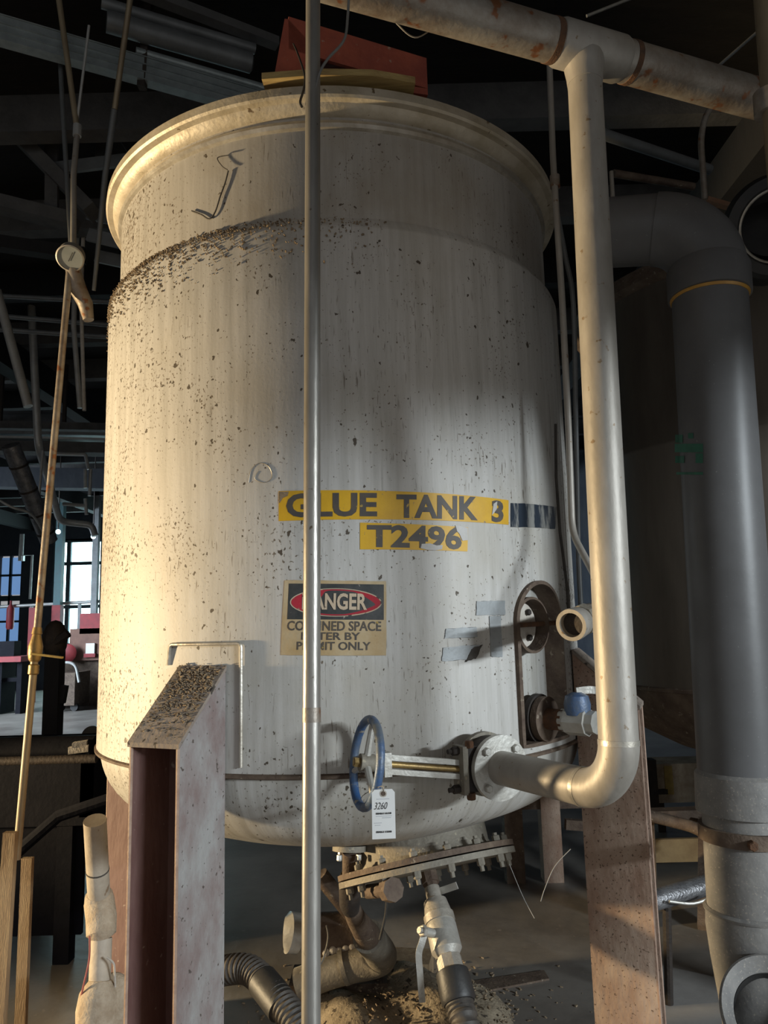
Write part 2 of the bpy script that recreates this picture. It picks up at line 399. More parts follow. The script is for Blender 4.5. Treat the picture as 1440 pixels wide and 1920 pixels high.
# ------------------------------------------------------------------ the setting
fl = struct(MB().abox(-13, 9, -6, 22, -.1, 0).build('floor', 'concrete_floor'), 'dusty dark concrete floor of the plant')
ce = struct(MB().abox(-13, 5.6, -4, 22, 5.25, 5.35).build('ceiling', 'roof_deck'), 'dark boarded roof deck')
for i in range(15):
    y = 3.4 + i * 1.25; MB().abox(-13, 5.5, y - .07, y + .07, 4.98, 5.25).build('beam', 'truss_wood' if i % 3 else 'dark_wood', ce)
for x in (-10.5, -7.4, -4.3, 2.6): MB().abox(x - .1, x + .1, 2.6, 22, 4.62, 4.97).build('purlin', 'dark_wood', ce)
# right hand wall with the dock door opening that lets the cool light in
WRX = 4.2; DT = 2.83
wr = MB(); wr.abox(WRX, WRX + .2, -4, 22, DT, 5.25); wr.abox(WRX, WRX + .2, .9, 22, 0, DT)
struct(wr.build('wall_right', 'wall_dark'), 'dark side wall')
BY = 22.0
wx0, wx1 = -9.75, -6.2      # the big doorway
wb = MB()
wb.abox(-13, -11.4, BY, BY + .2, 0, 5.25); wb.abox(-10.75, wx0, BY, BY + .2, 0, 5.25)
wb.abox(-11.4, -10.75, BY, BY + .2, 0, 1.3); wb.abox(-11.4, -10.75, BY, BY + .2, 3.9, 5.25)
wb.abox(wx0, wx1, BY, BY + .2, 4.30, 5.25); wb.abox(wx1, 5.6, BY, BY + .2, 0, 5.25)
struct(wb.build('wall_back', 'wall_dark'), 'far dark wall with bright openings')
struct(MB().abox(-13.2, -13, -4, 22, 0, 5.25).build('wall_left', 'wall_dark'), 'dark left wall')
w1 = thing('window_1', 'tall bright doorway glazing glowing cyan white in the far wall', 'window', (-8, BY, 0)); del w1['category']; struct(w1)
xs = [wx0, -9.35, -8.35, -7.3, wx1]; zs = [.05, 1.25, 2.35, 3.62, 4.30]
for i in range(4):
    for j in range(4):
        MB().abox(xs[i] + .05, xs[i + 1] - .05, BY + .08, BY + .10, zs[j] + .05, zs[j + 1] - .05).build('pane', 'day_pane', w1)
for x in xs: MB().abox(x - .06, x + .06, BY - .02, BY + .14, 0, 4.32).build('mullion', 'window_frame', w1)
for z in zs[1:]: MB().abox(wx0, wx1, BY, BY + .12, z - .05, z + .05).build('transom', 'window_frame', w1)
w2 = thing('window_2', 'blue lit steel sash window at the far left', 'window', (-11, BY, 0)); del w2['category']; struct(w2)
for i in range(2):
    for j, (z0, z1) in enumerate(((1.35, 1.95), (2.0, 2.45), (2.75, 3.3), (3.35, 3.85))):
        x0 = -11.38 + i * .32; MB().abox(x0 + .02, x0 + .30, BY + .08, BY + .1, z0, z1).build('pane', 'blue_pane', w2)
MB().abox(-11.10, -11.04, BY, BY + .12, 1.3, 3.9).build('mullion', 'window_frame', w2)
for z in (1.97, 2.6, 3.32): MB().abox(-11.4, -10.75, BY, BY + .12, z - .03, z + (.12 if z == 2.6 else .03)).build('transom', 'window_frame', w2)

# ------------------------------------------------------------------ glue tank
tank = thing('glue_tank', 'large upright steel glue tank with speckled jacket standing on red channel legs', 'tank', (TX, TY, 0))
def shell(prof, n=160, a0=-pi, a1=pi, uvr=R):
    """lathe about the tank axis with an unrolled UV layer"""
    mb = MB(); mb.uvl = []; m = len(prof); cols = n + 1
    for k in range(cols):
        a = a0 + (a1 - a0) * k / n
        for r, z in prof: mb.v.append(TP(a, z, r)); mb.uvl.append((a * uvr, z))
    for k in range(n):
        for i in range(m - 1):
            A = k * m; B = A + m; mb.f.append((A + i, B + i, B + i + 1, A + i + 1))
    return mb
def set_uv(o, uvl):
    me = o.data; l = me.uv_layers.new(name='unrolled')
    for lp in me.loops: l.data[lp.index].uv = uvl[lp.vertex_index]
def merge(a, b):
    n = len(a.v); a.v += b.v; a.f += [tuple(n + i for i in f) for f in b.f]; a.uvl += b.uvl; return a
ZW, ZS, RI, ZR = 1.25, 2.85, .872, 3.25
# jacket with the slotted opening
S0, S1, SZ0, SZ1 = radians(35.5), radians(59.5), 1.262, 1.83
sc_th = radians(47.2); sw = .126; sarc = 1.635; sbot = 1.275
jk = shell([(R, SZ1), (R, 2.2), (R, 2.55), (R, ZS - .005), (R - .004, ZS + .006), (RI + .004, ZS + .045), (RI - .02, ZS + .046)], 240)
lowring = shell([(R - .03, ZW - .012), (R, ZW - .010), (R, SZ0)], 240); merge(jk, lowring)
n1 = shell([(R, SZ0), (R, 1.45), (R, 1.65), (R, SZ1)], 200, S1 - 2 * pi, S0); merge(jk, n1)
def slot_pts(n_arc=24, n_side=10):
    pts = []
    for i in range(n_side): pts.append((sw, sbot + (sarc - sbot) * i / n_side))
    for i in range(n_arc): a = pi * i / n_arc; pts.append((sw * cos(a), sarc + sw * sin(a)))
    for i in range(n_side): pts.append((-sw, sarc + (sbot - sarc) * i / n_side))
    for i in range(8): pts.append((-sw + 2 * sw * i / 8, sbot))
    return [(sc_th + u / R, z) for u, z in pts]
SP = slot_pts()
patch = MB(); patch.uvl = []
cz = (SZ0 + SZ1) / 2; cth = (S0 + S1) / 2
def to_rect(a, z):
    dx, dz = a - sc_th, z - 1.50
    ks = []
    if dx > 1e-9: ks.append((S1 - sc_th) / dx)
    if dx < -1e-9: ks.append((S0 - sc_th) / dx)
    if dz > 1e-9: ks.append((SZ1 - 1.50) / dz)
    if dz < -1e-9: ks.append((SZ0 - 1.50) / dz)
    k = min(ks); return sc_th + dx * k, 1.50 + dz * k
corners = [(S1, SZ1), (S0, SZ1), (S0, SZ0), (S1, SZ0)]
outer = [to_rect(a, z) for a, z in SP]
for cth_, cz_ in corners:   # snap the nearest outer sample onto each corner
    j = min(range(len(outer)), key=lambda i: ((outer[i][0] - cth_) * R)**2 + (outer[i][1] - cz_)**2); outer[j] = (cth_, cz_)
NL = 4
for l in range(NL + 1):
    for (a, z), (oa, oz) in zip(SP, outer):
        t = l / NL; aa = a + (oa - a) * t; zz = z + (oz - z) * t; patch.v.append(TP(aa, zz)); patch.uvl.append((aa * R, zz))
ns = len(SP)
for l in range(NL):
    for i in range(ns): patch.f.append((l * ns + i, (l + 1) * ns + i, (l + 1) * ns + (i + 1) % ns, l * ns + (i + 1) % ns))
merge(jk, patch)
o = jk.build('jacket', 'jacket_steel', tank, 30); set_uv(o, jk.uvl)
# lip and wall of the slot
lip = MB(); prof = [(0.010, .014), (-.002, .016), (-.003, -.055), (.010, -.055)]
for i, (a, z) in enumerate(SP):
    a0_, z0_ = SP[i - 1]; a1_, z1_ = SP[(i + 1) % ns]; tx, tz = (a1_ - a0_) * R, z1_ - z0_; L_ = sqrt(tx * tx + tz * tz); nx, nz = tz / L_, -tx / L_
    for e, h in prof: lip.v.append(TP(a + nx * e / R, z + nz * e, R + h))
m_ = len(prof)
for i in range(ns):
    for k in range(m_): lip.f.append((i * m_ + k, ((i + 1) % ns) * m_ + k, ((i + 1) % ns) * m_ + (k + 1) % m_, i * m_ + (k + 1) % m_))
lip.build('slot_lip', 'brown_iron', tank)
iv = shell([(RI - .012, ZW), (RI - .012, 1.5), (RI - .012, ZS)], 120); o = iv.build('inner_vessel', 'dish_steel', tank); set_uv(o, iv.uvl)
us = shell([(RI, ZS), (RI, 2.95), (RI, 3.1), (RI, ZR)], 160); o = us.build('upper_shell', 'upper_steel', tank); set_uv(o, us.uvl)
MB().lathe([(RI, ZR - .055), (RI + .010, ZR - .05), (RI + .014, ZR - .038), (RI + .010, ZR - .026), (RI, ZR - .02)], (TX, TY, 0), (0, 0, 1), 160).build('weld_bead', 'bead_steel', tank)
MB().lathe([(RI, ZR - .01), (RI + .018, ZR - .004), (RI + .030, ZR + .012), (RI + .034, ZR + .018), (RI + .054, ZR + .020), (RI + .060, ZR + .027), (RI + .058, ZR + .056), (RI + .05, ZR + .060), (RI - .03, ZR + .058)], (TX, TY, 0), (0, 0, 1), 160, ).build('top_rim', 'rim_steel', tank)
MB().lathe([(RI - .03, ZR + .055), (RI - .05, ZR + .07), (.4, ZR + .075), (.001, ZR + .08)], (TX, TY, 0), (0, 0, 1), 64).build('lid', 'upper_steel', tank)
# dished bottom
kr = .235; kz = ZW + .0; prof = [(R - .012, ZW)]
for i in range(1, 13):
    a = radians(66) * i / 12; prof.append((R - .012 - kr + kr * cos(a), kz - kr * sin(a)))
rk, zk = prof[-1]; Rs = rk / cos(radians(66))
for i in range(1, 9):
    a = radians(66) + radians(24) * i / 8; prof.append((max(.001, Rs * cos(a)), zk - Rs * (sin(a) - sin(radians(66)))))
ds = shell(prof[::-1], 140); o = ds.build('dished_bottom', 'dish_steel', tank, 40); set_uv(o, ds.uvl)
def dish_z(r):
    for (r0, z0), (r1, z1) in zip(prof, prof[1:]):
        if r1 <= r <= r0: return z0 + (z1 - z0) * (r0 - r) / max(1e-6, r0 - r1)
    return prof[-1][1]
MB().lathe([(R - .013, ZW - .022), (R + .006, ZW - .016), (R + .007, ZW - .008), (R, ZW - .004)], (TX, TY, 0), (0, 0, 1), 160).build('weld_seam', 'brown_iron', tank)
# raised rod outline above the front leg
a0, z0 = TS(322, 1208); a1, z1 = TS(454, 1206); a2, z2 = TS(448, 1438)
zrod = (z0 + z1) / 2
pts = [TP(a0 - .012, zrod - .06, R + .002), TP(a0, zrod, R + .007)] + [TP(a0 + (a1 - a0) * i / 10, zrod, R + .007) for i in range(1, 11)] + [TP(a1, zrod + (z2 - zrod) * i / 6, R + .007) for i in range(1, 7)]
MB().tube(fillet(pts, .015, 4), .0055, 8).build('trace_tube', 'bead_steel', tank)
# vertical joint strap on the right flank
st = [(1040, 800), (1041, 900), (1048, 1000), (1062, 1100), (1075, 1180)]
MB().tube([TP(TS(x, y)[0] if x < 1060 else TS(1058, 1050)[0], W(x, y, 2.62).z, R + .004) for x, y in st], .005, 8).build('joint_strip', 'soot', tank)
# grey tape patches
for q in (((892, 1153), (946, 1153), (946, 1127), (893, 1127)), ((920, 1231), (941, 1232), (938, 1155), (917, 1155)), ((833, 1197), (895, 1195), (893, 1176), (835, 1179)), ((828, 1240), (878, 1236), (900, 1209), (830, 1214))):
    qq = [TS(*p) for p in q]; wrap_patch(qq, .003, .0025, 8, 4, .0015).build('tape_patch', 'tape_grey', tank)
wrap_patch([TS(872, 1241), TS(892, 1235), TS(904, 1209), TS(884, 1216)], .0045, .003, 4, 3, .003).build('tape_patch', 'soot', tank)
wrap_patch([TS(957, 988), TS(1040, 992), TS(1042, 951), TS(957, 943)], .0025, .002, 14, 4, .001).build('worn_label', 'foil_worn', tank)
# gouges in the jacket skin
for pts_ in (((466, 905), (472, 880), (488, 868), (505, 876), (510, 895), (496, 905), (478, 898), (484, 884)),):
    MB().tube(smooth([TP(*TS(x, y), R + .0005) for x, y in pts_], 5), .0010, 6).build('gouge', 'brown_iron' if len(pts_) < 5 else 'bead_steel', tank)
# crusty debris on the jacket shoulder
db = MB()
for i in range(2200):
    a = radians(random.triangular(-95, 16, -50)); rr = random.uniform(RI + .006, R + .004); z = ZS + .045 - (rr - RI) * 1.05 + random.uniform(-.004, .012)
    if random.random() < .35: rr = R + .003; z = ZS - abs(random.gauss(0, .05))
    p = TP(a, z, rr); d1 = V((random.gauss(0, 1), random.gauss(0, 1), random.gauss(0, 1))).normalized(); d2 = d1.cross(V((.3, .5, 1))).normalized(); sz = random.uniform(.0012, .0045)
    db.box(p, d1 * sz, d2 * sz * .5, d1.cross(d2) * sz * .35)
o = db.build('shoulder_debris', 'debris', tank); o['kind'] = 'stuff'

# legs (channel section, open outwards, sloped dirty cap)
LW, LD = .158, .20
def leg(th, first):
    g = bpy.data.objects.new('leg', None); 
    r, t = rad(th), tang(th); zt = 1.53; drop = .185
    base = TP(th, 0, R + .003)
    def pt(rr, tt, z): return base + r * rr + t * tt + V((0, 0, z))
    web = MB(); web.box(pt(.045, 0, .72), t * (LW / 2 - .008), r * .006, V((0, 0, .72)))
    lg = web.build('leg', 'leg_paint', tank); lg['label'] = 'dark red painted channel leg with sloping dusty cap'
    for sd in (-1, 1):
        tt = sd * (LW / 2 - .004)
        f = MB(); f.prism([pt(0, tt - .004, 0), pt(LD, tt - .004, 0), pt(LD, tt - .004, zt - drop), pt(0, tt - .004, zt)], t * .008)
        f.build('flange', 'leg_side_paint' if sd > 0 and first == 1 else ('tan_steel' if first == 2 else 'leg_paint'), lg)
        MB().tube([pt(LD, tt, 0), pt(LD, tt, zt - drop)], .0052, 6).build('flange_edge', 'leg_edge', lg)
    cp = MB(); cp.prism([pt(-.0, -LW / 2 - .004, zt), pt(LD + .008, -LW / 2 - .004, zt - drop), pt(LD + .008, -LW / 2 - .004, zt - drop + .012), pt(0, -LW / 2 - .004, zt + .012)], t * (LW + .008))
    cp.build('cap_plate', 'dusty_plate', lg)
    MB().box(pt(.10, 0, .006), r * .13, t * .12, (0, 0, .006)).build('foot_plate', 'leg_paint', lg)
    if first == 1:
        d = MB()
        for i in range(750):
            u = min(1, max(0, random.triangular(0, 1.0, .15))); v = random.uniform(-.48, .48)
            p = pt(u * LD, v * LW, zt - drop * u + .014 + random.uniform(0, .006)); a = V((random.gauss(0, 1), random.gauss(0, 1), random.gauss(0, .4))).normalized(); b = a.cross(V((.2, .1, 1))).normalized(); sz = random.uniform(.002, .006)
            d.box(p, a * sz, b * sz * .35, a.cross(b) * sz * .3)
        o = d.build('cap_debris', 'debris', lg); o['kind'] = 'stuff'
    return lg
LTH = radians(-22.8)
leg(LTH, 1); leg(LTH + pi / 2, 2); leg(LTH - pi / 2, 0)

# bottom manway: slanted neck, bolted flanges
MC = W(800, 1620, 2.70); MN = V((.165, -.315, -.93)).normalized()
mw = MB(); mw.lathe([(.225, -.34), (.225, -.035), (.235, -.018)], MC, MN, 64).build('manway_neck', 'iron_dusty', tank)
fl1 = MB().ring(MC - MN * .010, MN, .305, .20, .017, 64).build('manway_flange', 'brown_iron', tank)
fl2 = MB().disc(MC + MN * .012, MN, .305, .018, 64).build('manway_cover', 'iron_dusty', tank)
mx = MN.cross(V((0, 1, 0))).normalized(); my = MN.cross(mx)
for i in range(16):
    a = 2 * pi * (i + .3) / 16; p = MC + (mx * cos(a) + my * sin(a)) * .275
    bolt(p + MN * .021, MN, .013, .022, 'iron_dusty', tank, .016); bolt(p - MN * .021, -MN, .013, .016, 'iron_dusty', tank, .008)
# small threaded plug fitting under the cover, left of the drain
q = MC + MN * .05 + mx * (-.0); pa = W(690, 1672, 2.60); pb = W(735, 1668, 2.45)
pl = MB(); pl.tube([pa, pb], [.022, .022], 12); pl.tube([pb - (pb - pa).normalized() * .03, pb + (pb - pa).normalized() * .012], .036, 8); pl.build('plug_fitting', 'brown_iron', tank)
# small flanged nozzle left of the manway
nz = W(656, 1590, 2.62); nn = V((-.05, -.18, -1)).normalized()
MB().tube([nz - nn * .16, nz], .03, 20).build('nozzle', 'brown_iron', tank)
MB().disc(nz, nn, .058, .018, 32).build('nozzle_flange', 'iron_dusty', tank)
for i in range(4):
    a = pi / 4 + i * pi / 2; bolt(nz + V((cos(a), sin(a), 0)) * .045 + nn * .012, nn, .009, .018, 'pale_metal', tank)

# fittings inside the slot: upper blind nozzle and rusty rod
na, nzv = TS(990, 1172); r_, t_ = rad(na), tang(na)
cc = TP(na + .02, nzv, RI - .01)
MB().lathe([(.088, 0), (.088, .055), (.080, .058), (.080, .004)], cc, rad(na + .02), 48).build('nozzle_collar', 'brown_iron', tank)
fc = MB().disc(cc + rad(na + .02) * .016 - t_ * .012, rad(na + .02), .07, .016, 40).build('nozzle_face', 'bone_white', tank)
for zz in (-.04, .04): bolt(cc + rad(na) * .026 + t_ * .012 + V((0, 0, zz)), rad(na), .010, .012, 'dark_iron', tank)
MB().tube([TP(TS(966, 1178)[0], nzv + .0, R - .01), TP(TS(1040, 1172)[0], nzv + .004, R + .005), W(1068, 1170, 2.36)], .008, 10).build('rusty_rod', 'rust_band', tank)
# lower valve in the slot
va, vz = TS(1000, 1350); vr, vt = rad(va + .05), tang(va + .05); vc = TP(va + .05, vz, RI)
sv = thing('ball_valve', 'small ball valve with chipped blue body in the tank jacket slot', 'valve', vc)
MB().disc(vc + vr * .050, vr, .068, .022, 36).build('flange', 'brown_iron', sv)
MB().disc(vc + vr * .026, vr, .075, .018, 36).build('flange', 'dark_iron', sv)
MB().tube([vc, vc + vr * .12], .032, 20).build('nipple', 'rust_band', sv)
bc = vc + vr * .165
MB().tube([bc - vr * .055, bc - vr * .035, bc - vr * .034, bc + vr * .034, bc + vr * .035, bc + vr * .06], [.034, .034, .042, .042, .034, .034], 8).build('body', 'pale_metal', sv)
MB().tube([bc + V((0, 0, .02)), bc + V((0, 0, .05)), bc + V((0, 0, .075)), bc + V((0, 0, .085))], [.038, .040, .034, .015], 20).build('bonnet', 'blue_paint', sv)
hp = [bc + V((0, 0, .088)), bc + V((0, 0, .090)) + vt * .04 + vr * .03, bc + V((0, 0, .07)) + vt * .06 + vr * .06, bc + V((0, 0, -.05)) + vt * .065 + vr * .07, bc + V((0, 0, -.13)) + vt * .075 + vr * .07, bc + V((0, 0, -.16)) + vt * .11 + vr * .07]
lv = MB(); hpp = smooth(hp, 6)
for i in range(len(hpp) - 1): lv.bar(hpp[i], hpp[i + 1] + (hpp[i + 1] - hpp[i]) * .15, .022, .005, vr)
lv.build('lever', 'pale_metal', sv)

# ------------------------------------------------------------------ signs on the tank
gs = thing('tank_name_sticker', 'yellow sticker strip reading GLUE TANK 3 in dark letters', 'sticker', TP(*TS(740, 955)))
gq = [TS(523, 977), TS(953, 984), TS(953, 938), TS(523, 921)]
gz0 = (gq[0][1] + gq[1][1]) / 2; gz1 = (gq[2][1] + gq[3][1]) / 2
wrap_patch(gq, .0015, .0012, 40, 3).build('backing', 'sticker_yellow', gs)
# letters placed one run at a time (px of the lettering box)
def stick_text(body, x0, x1, yt0, yb0, yt1, yb1, off, mat, parent, bold=.02, shear=0, name='lettering'):
    wrap_text(body, [TS(x0, yb0), TS(x1, yb1), TS(x1, yt1), TS(x0, yt0)], off, bold, shear).build(name, mat, parent)
stick_text('GLUE', 537, 707, 926, 971, 924, 969, .0025, 'sticker_ink', gs, .035)
stick_text('TANK', 743, 895, 927, 971, 932, 976, .0025, 'sticker_ink', gs, .035)
stick_text('3', 921, 943, 938, 979, 939, 980, .0025, 'sticker_ink', gs, .035)
wrap_poly([TS(524, 922), TS(542, 922), TS(540, 930), TS(531, 934), TS(526, 942), TS(524, 944)], .0032).build('worn_spot', 'debris', gs)
wrap_poly([TS(924, 945), TS(931, 940), TS(930, 955), TS(925, 962), TS(921, 966)], .0034).build('worn_spot', 'peeled', gs)
ts = thing('tank_number_sticker', 'short yellow sticker reading T2496 below the tank name', 'sticker', TP(*TS(775, 1010)))
wrap_patch([TS(675, 1030), TS(876, 1034), TS(877, 989), TS(675, 980)], .0015, .0012, 20, 3).build('backing', 'sticker_yellow', ts)
stick_text('T2496', 688, 865, 983, 1027, 988, 1032, .0025, 'sticker_ink', ts, .035)
wrap_poly([TS(853, 985), TS(876, 990), TS(876, 1013), TS(866, 1014), TS(861, 1002), TS(856, 996)], .0032).build('worn_spot', 'peeled', ts)
wrap_poly([TS(790, 1020), TS(806, 1019), TS(818, 1023), TS(829, 1022), TS(828, 1030), TS(815, 1032), TS(800, 1031), TS(788, 1028)], .0034).build('worn_spot', 'peeled', ts)
dg = thing('danger_sign', 'worn red black and cream DANGER confined space sign', 'sign', TP(*TS(628, 1160)))
dq = [TS(527, 1228), TS(724, 1229), TS(724, 1090), TS(534, 1088)]
wrap_patch(dq, .0025, .0022, 24, 4, .0008).build('panel', 'sign_cream', dg)
def dpt(s, t): return tuple(bil(dq, s, t))
def dquad(s0, s1, t0, t1): return [dpt(s0, t0), dpt(s1, t0), dpt(s1, t1), dpt(s0, t1)]
wrap_patch(dquad(.045, .975, .475, .955), .0032, .0006, 24, 2).build('black_field', 'sign_black', dg)
def ell(cx, cy, rx, ry, off, n=48): return wrap_poly([dpt(cx + rx * cos(2 * pi * i / n), cy + ry * sin(2 * pi * i / n)) for i in range(n)], off)
ell(.51, .705, .445, .19, .0040).build('oval_border', 'sign_pale', dg)
ell(.51, .705, .432, .175, .0046).build('red_oval', 'sign_red', dg)
wrap_text('DANGER', dquad(.185, .81, .605, .83), .0052, .03).build('lettering', 'sign_pale', dg)
wrap_text('CONFINED SPACE', dquad(.05, .95, .325, .455), .0036, .02).build('lettering', 'sticker_ink', dg)
wrap_text('ENTER BY', dquad(.19, .75, .205, .305), .0036, .02).build('lettering', 'sticker_ink', dg)
wrap_text('PERMIT ONLY', dquad(.15, .85, .07, .18), .0036, .02).build('lettering', 'sticker_ink', dg)

# ------------------------------------------------------------------ plank and red channel on the tank top
ZT = ZR + .082
pk = MB(); pk.prism([V((-.345, 2.10, ZT + .001)), V((-.17, 2.088, ZT + .001)), V((.0, 2.098, ZT + .001)), V((.135, 2.135, ZT + .001)), V((.11, 2.42, ZT + .001)), V((-.33, 2.40, ZT + .001))], (0, 0, .022))
tag(pk.build('plank', 'plank_yellow'), 'thin yellowish board lying on the tank rim under the red channel', 'board')
rc = thing('channel_bracket', 'rusty orange red steel channel lying on top of the tank lid', 'bracket', W(660, 160, 2.2))
A = W(541, 62, 2.12); B = W(800, 118, 2.22); A2 = W(541, 168, 2.12); dirc = (B - A); dirc.z = 0; Lc = dirc.length; dirc.normalize(); outc = V((dirc.y, -dirc.x, 0))
zlo = ZT + .024
P0 = V((A.x, A.y, 0)); P1 = V((B.x, B.y, 0)); zA0, zA1 = W(541, 92, 2.12).z, W(541, 36, 2.12).z; zB0, zB1 = W(800, 166, 2.22).z, W(800, 114, 2.22).z
def up(p, z): return V((p.x, p.y, z))
MB().prism([up(P0, zA0), up(P1, zB0), up(P1, zB1), up(P0, zA1)], -outc * .012).build('front_flange', 'orange_red_paint', rc)
MB().prism([up(P0, zA1), up(P1, zB1), up(P1, zB1 + .01), up(P0, zA1 + .01)], -outc * .22).build('web', 'orange_red_paint', rc)
E0 = P0 - dirc * .0; Ls = W(520, 168, 2.12)
MB().prism([up(P0 - dirc * .045 , zlo), up(P0 + dirc * .10, zlo), up(P0 + dirc * .10, zA0), up(P0 + dirc * .0, zA1), up(P0 - dirc * .012, zA1)], -outc * .2).build('end_plate', 'orange_red_paint', rc)
MB().prism([up(P1 - dirc * .09, zB0 - .0), up(P1, zB0 - .0), up(P1, zlo), up(P1 - dirc * .07, zlo)], -outc * .2).build('foot', 'orange_red_paint', rc)

# ------------------------------------------------------------------ process pipe with header, drop, elbow and branch
P0n, znoz = TS(885, 1425); rn, tn = rad(P0n), tang(P0n)
nozz = TP(P0n, znoz, R)
elb = Wz(1165, 1492, znoz)
teeP = W(1094, 92, 1.80)
hd0 = Wz(600, -48, teeP.z); hd1 = Wz(1520, 214, teeP.z); hdir = (hd1 - hd0).normalized()
hd0 = hd0 - hdir * 2.2; hd1 = hd0 + hdir * ((WRX - .08 - hd0.x) / hdir.x)
teeC = hd0 + hdir * ((teeP - hd0).dot(hdir))
pp = thing('process_pipe', 'thick dusty steel pipe dropping beside the tank from an overhead header', 'pipe', elb)
MB().cyl(hd0, hd1, .0545, 28).build('header', 'pipe_steel_rusty', pp)
t0, t1 = teeC - hdir * .085, teeC + hdir * .125
MB().tube([t0, t0 + hdir * .012, t1 - hdir * .012, t1], [.0555, .060, .060, .0555], 32).build('tee', 'pipe_steel', pp)
for pz, w_ in ((t0 - hdir * .012, .018), (t1 + hdir * .025, .016)): MB().tube([pz - hdir * w_ / 2, pz + hdir * w_ / 2], .0562, 28).build('rust_band', 'rust_band', pp)
ddir = (elb - teeC).normalized()
MB().tube([teeC + ddir * .03, teeC + ddir * .05, teeC + ddir * .062, teeC + ddir * .08, teeC + ddir * .11], [.053, .053, .051, .048, .0455], 28).build('tee_branch', 'pipe_steel', pp)
bdir = (elb - nozz).normalized()
RE = .115
e0 = elb - ddir * RE; e1 = elb - bdir * RE
MB().cyl(teeC + ddir * .1, e0, .0445, 32).build('drop', 'pipe_steel', pp)
arc = []
for i in range(15):
    t = i / 14; a = t * pi / 2; arc.append(elb - ddir * RE * (1 - sin(a)) - bdir * RE * (1 - cos(a)))
MB().tube(arc, .0455, 32).build('elbow', 'pipe_steel', pp)
MB().tube([e0 + ddir * .006, e0 - ddir * .006], .0463, 32).build('weld', 'bead_steel', pp)
MB().tube([e1 + bdir * .006, e1 - bdir * .006], .0463, 32).build('weld', 'bead_steel', pp)
fo = nozz + rn * .135
MB().cyl(fo, e1, .0445, 32).build('branch', 'pipe_steel', pp)
MB().ring(fo, rn, .086, .040, .016, 48).build('flange', 'pale_metal', pp)
for i in range(4):
    a = pi / 4 + i * pi / 2; bolt(fo + (tn * cos(a) + V((0, 0, 1)) * sin(a)) * .067 + rn * .008, rn, .011, .012, 'pale_metal', pp)
# gate valve between the nozzle and the pipe, with a hand wheel
gv = thing('gate_valve', 'gate valve on the tank with blue rimmed hand wheel', 'valve', nozz)
MB().tube([nozz - rn * .03, nozz + rn * .06], .05, 28).build('nozzle', 'iron_dusty', gv)
MB().ring(nozz + rn * .062, rn, .086, .03, .018, 48).build('flange', 'iron_dusty', gv)
body = MB(); body.disc(nozz + rn * .098, rn, .078, .046, 40); body.box(nozz + rn * .098 - tn * .075, tn * .02, rn * .022, V((0, 0, .058))); body.build('body', 'dark_iron', gv)
MB().box(nozz + rn * .098 - tn * .10, tn * .008, rn * .026, V((0, 0, .062))).build('bonnet_plate', 'iron_dusty', gv)
for zz in (-.058, .058):
    bolt(nozz + rn * .098 - tn * .108 + V((0, 0, zz * .85)), -tn, .012, .02, 'dark_iron', gv, .012)
    bolt(nozz + rn * .12 - tn * .085 + V((0, 0, zz)), V((0, 0, 1 if zz > 0 else -1)), .013, .018, 'rust_band', gv)
wl = W(687, 1430, 2.0); so = nozz + rn * .098 - tn * .10
sax = (so - wl).normalized()
for hh in (-.018, .018): MB().bar(so + V((0, 0, hh)), wl + sax * .05 + V((0, 0, hh)), .012, .014).build('yoke_bar', 'pale_metal', gv)
MB().bar(wl + sax * .055 - V((0, 0, .03)), wl + sax * .055 + V((0, 0, .03)), .03, .02, sax).build('yoke_cap', 'pale_metal', gv)
MB().cyl(so, wl - sax * .035, .008, 12).build('stem', 'brass', gv)
hw = bpy.data.objects.new('hand_wheel', None)
px_ = V((0, 0, 1)); px_ = (px_ - sax * px_.dot(sax)).normalized(); py_ = sax.cross(px_)
WR = .108
whl = MB().tube([wl + (px_ * cos(2 * pi * i / 40) + py_ * sin(2 * pi * i / 40)) * WR for i in range(40)], .0115, 12, closed=True).build('hand_wheel', 'blue_paint', gv)
MB().tube([wl - sax * .018, wl + sax * .02], .022, 16).build('hub', 'iron_dusty', whl)
MB().tube([wl - sax * .034, wl - sax * .016], .013, 6).build('nut', 'brass', whl)
for i in range(3):
    a = .15 + i * 2 * pi / 3; d = px_ * cos(a) + py_ * sin(a); MB().tube([wl + d * .015, wl + d * (WR - .004)], [.010, .008], 8).build('spoke', 'pale_metal', whl)
# lot tag
tgY = 1.86
tg = thing('lot_tag', 'white paper lot tag hanging from the blue hand wheel', 'tag', W(718, 1482, tgY))
tl, tr, bl, br = W(697, 1481, tgY), W(740, 1479, tgY), W(698, 1574, tgY), W(742, 1572, tgY)
def tgp(s, t): return bl * (1 - s) * (1 - t) + br * s * (1 - t) + tl * (1 - s) * t + tr * s * t
poly = [tgp(0, 0), tgp(1, 0), tgp(1, .93), tgp(.88, 1), tgp(.12, 1), tgp(0, .93)]
MB().prism(poly, (0, .0015, 0)).build('card', 'paper', tg)
def tag_ring(s, t, r, mat, nm, off):
    mb = MB(); mb.v = [tgp(s, t) + V((cos(2 * pi * i / 20) * r, -off, sin(2 * pi * i / 20) * r)) for i in range(20)]; mb.f = [tuple(range(20))[::-1]]; mb.build(nm, mat, tg)
tag_ring(.5, .915, .0085, 'bone_white', 'reinforcement', .0006); tag_ring(.5, .915, .0056, 'brown_iron', 'hole', .0012)
def tag_text(body, s0, s1, t0, t1, mat, bold=.02, shear=0):
    vs, fs = text2d(body, bold, shear); mb = MB(); mb.v = [tgp(s0 + (s1 - s0) * x, t0 + (t1 - t0) * y) + V((0, -.0012, 0)) for x, y in vs]; mb.f = list(fs); mb.build('lettering', mat, tg)
tag_text('3260', .10, .68, .60, .74, 'ink_black', -.008, .35)
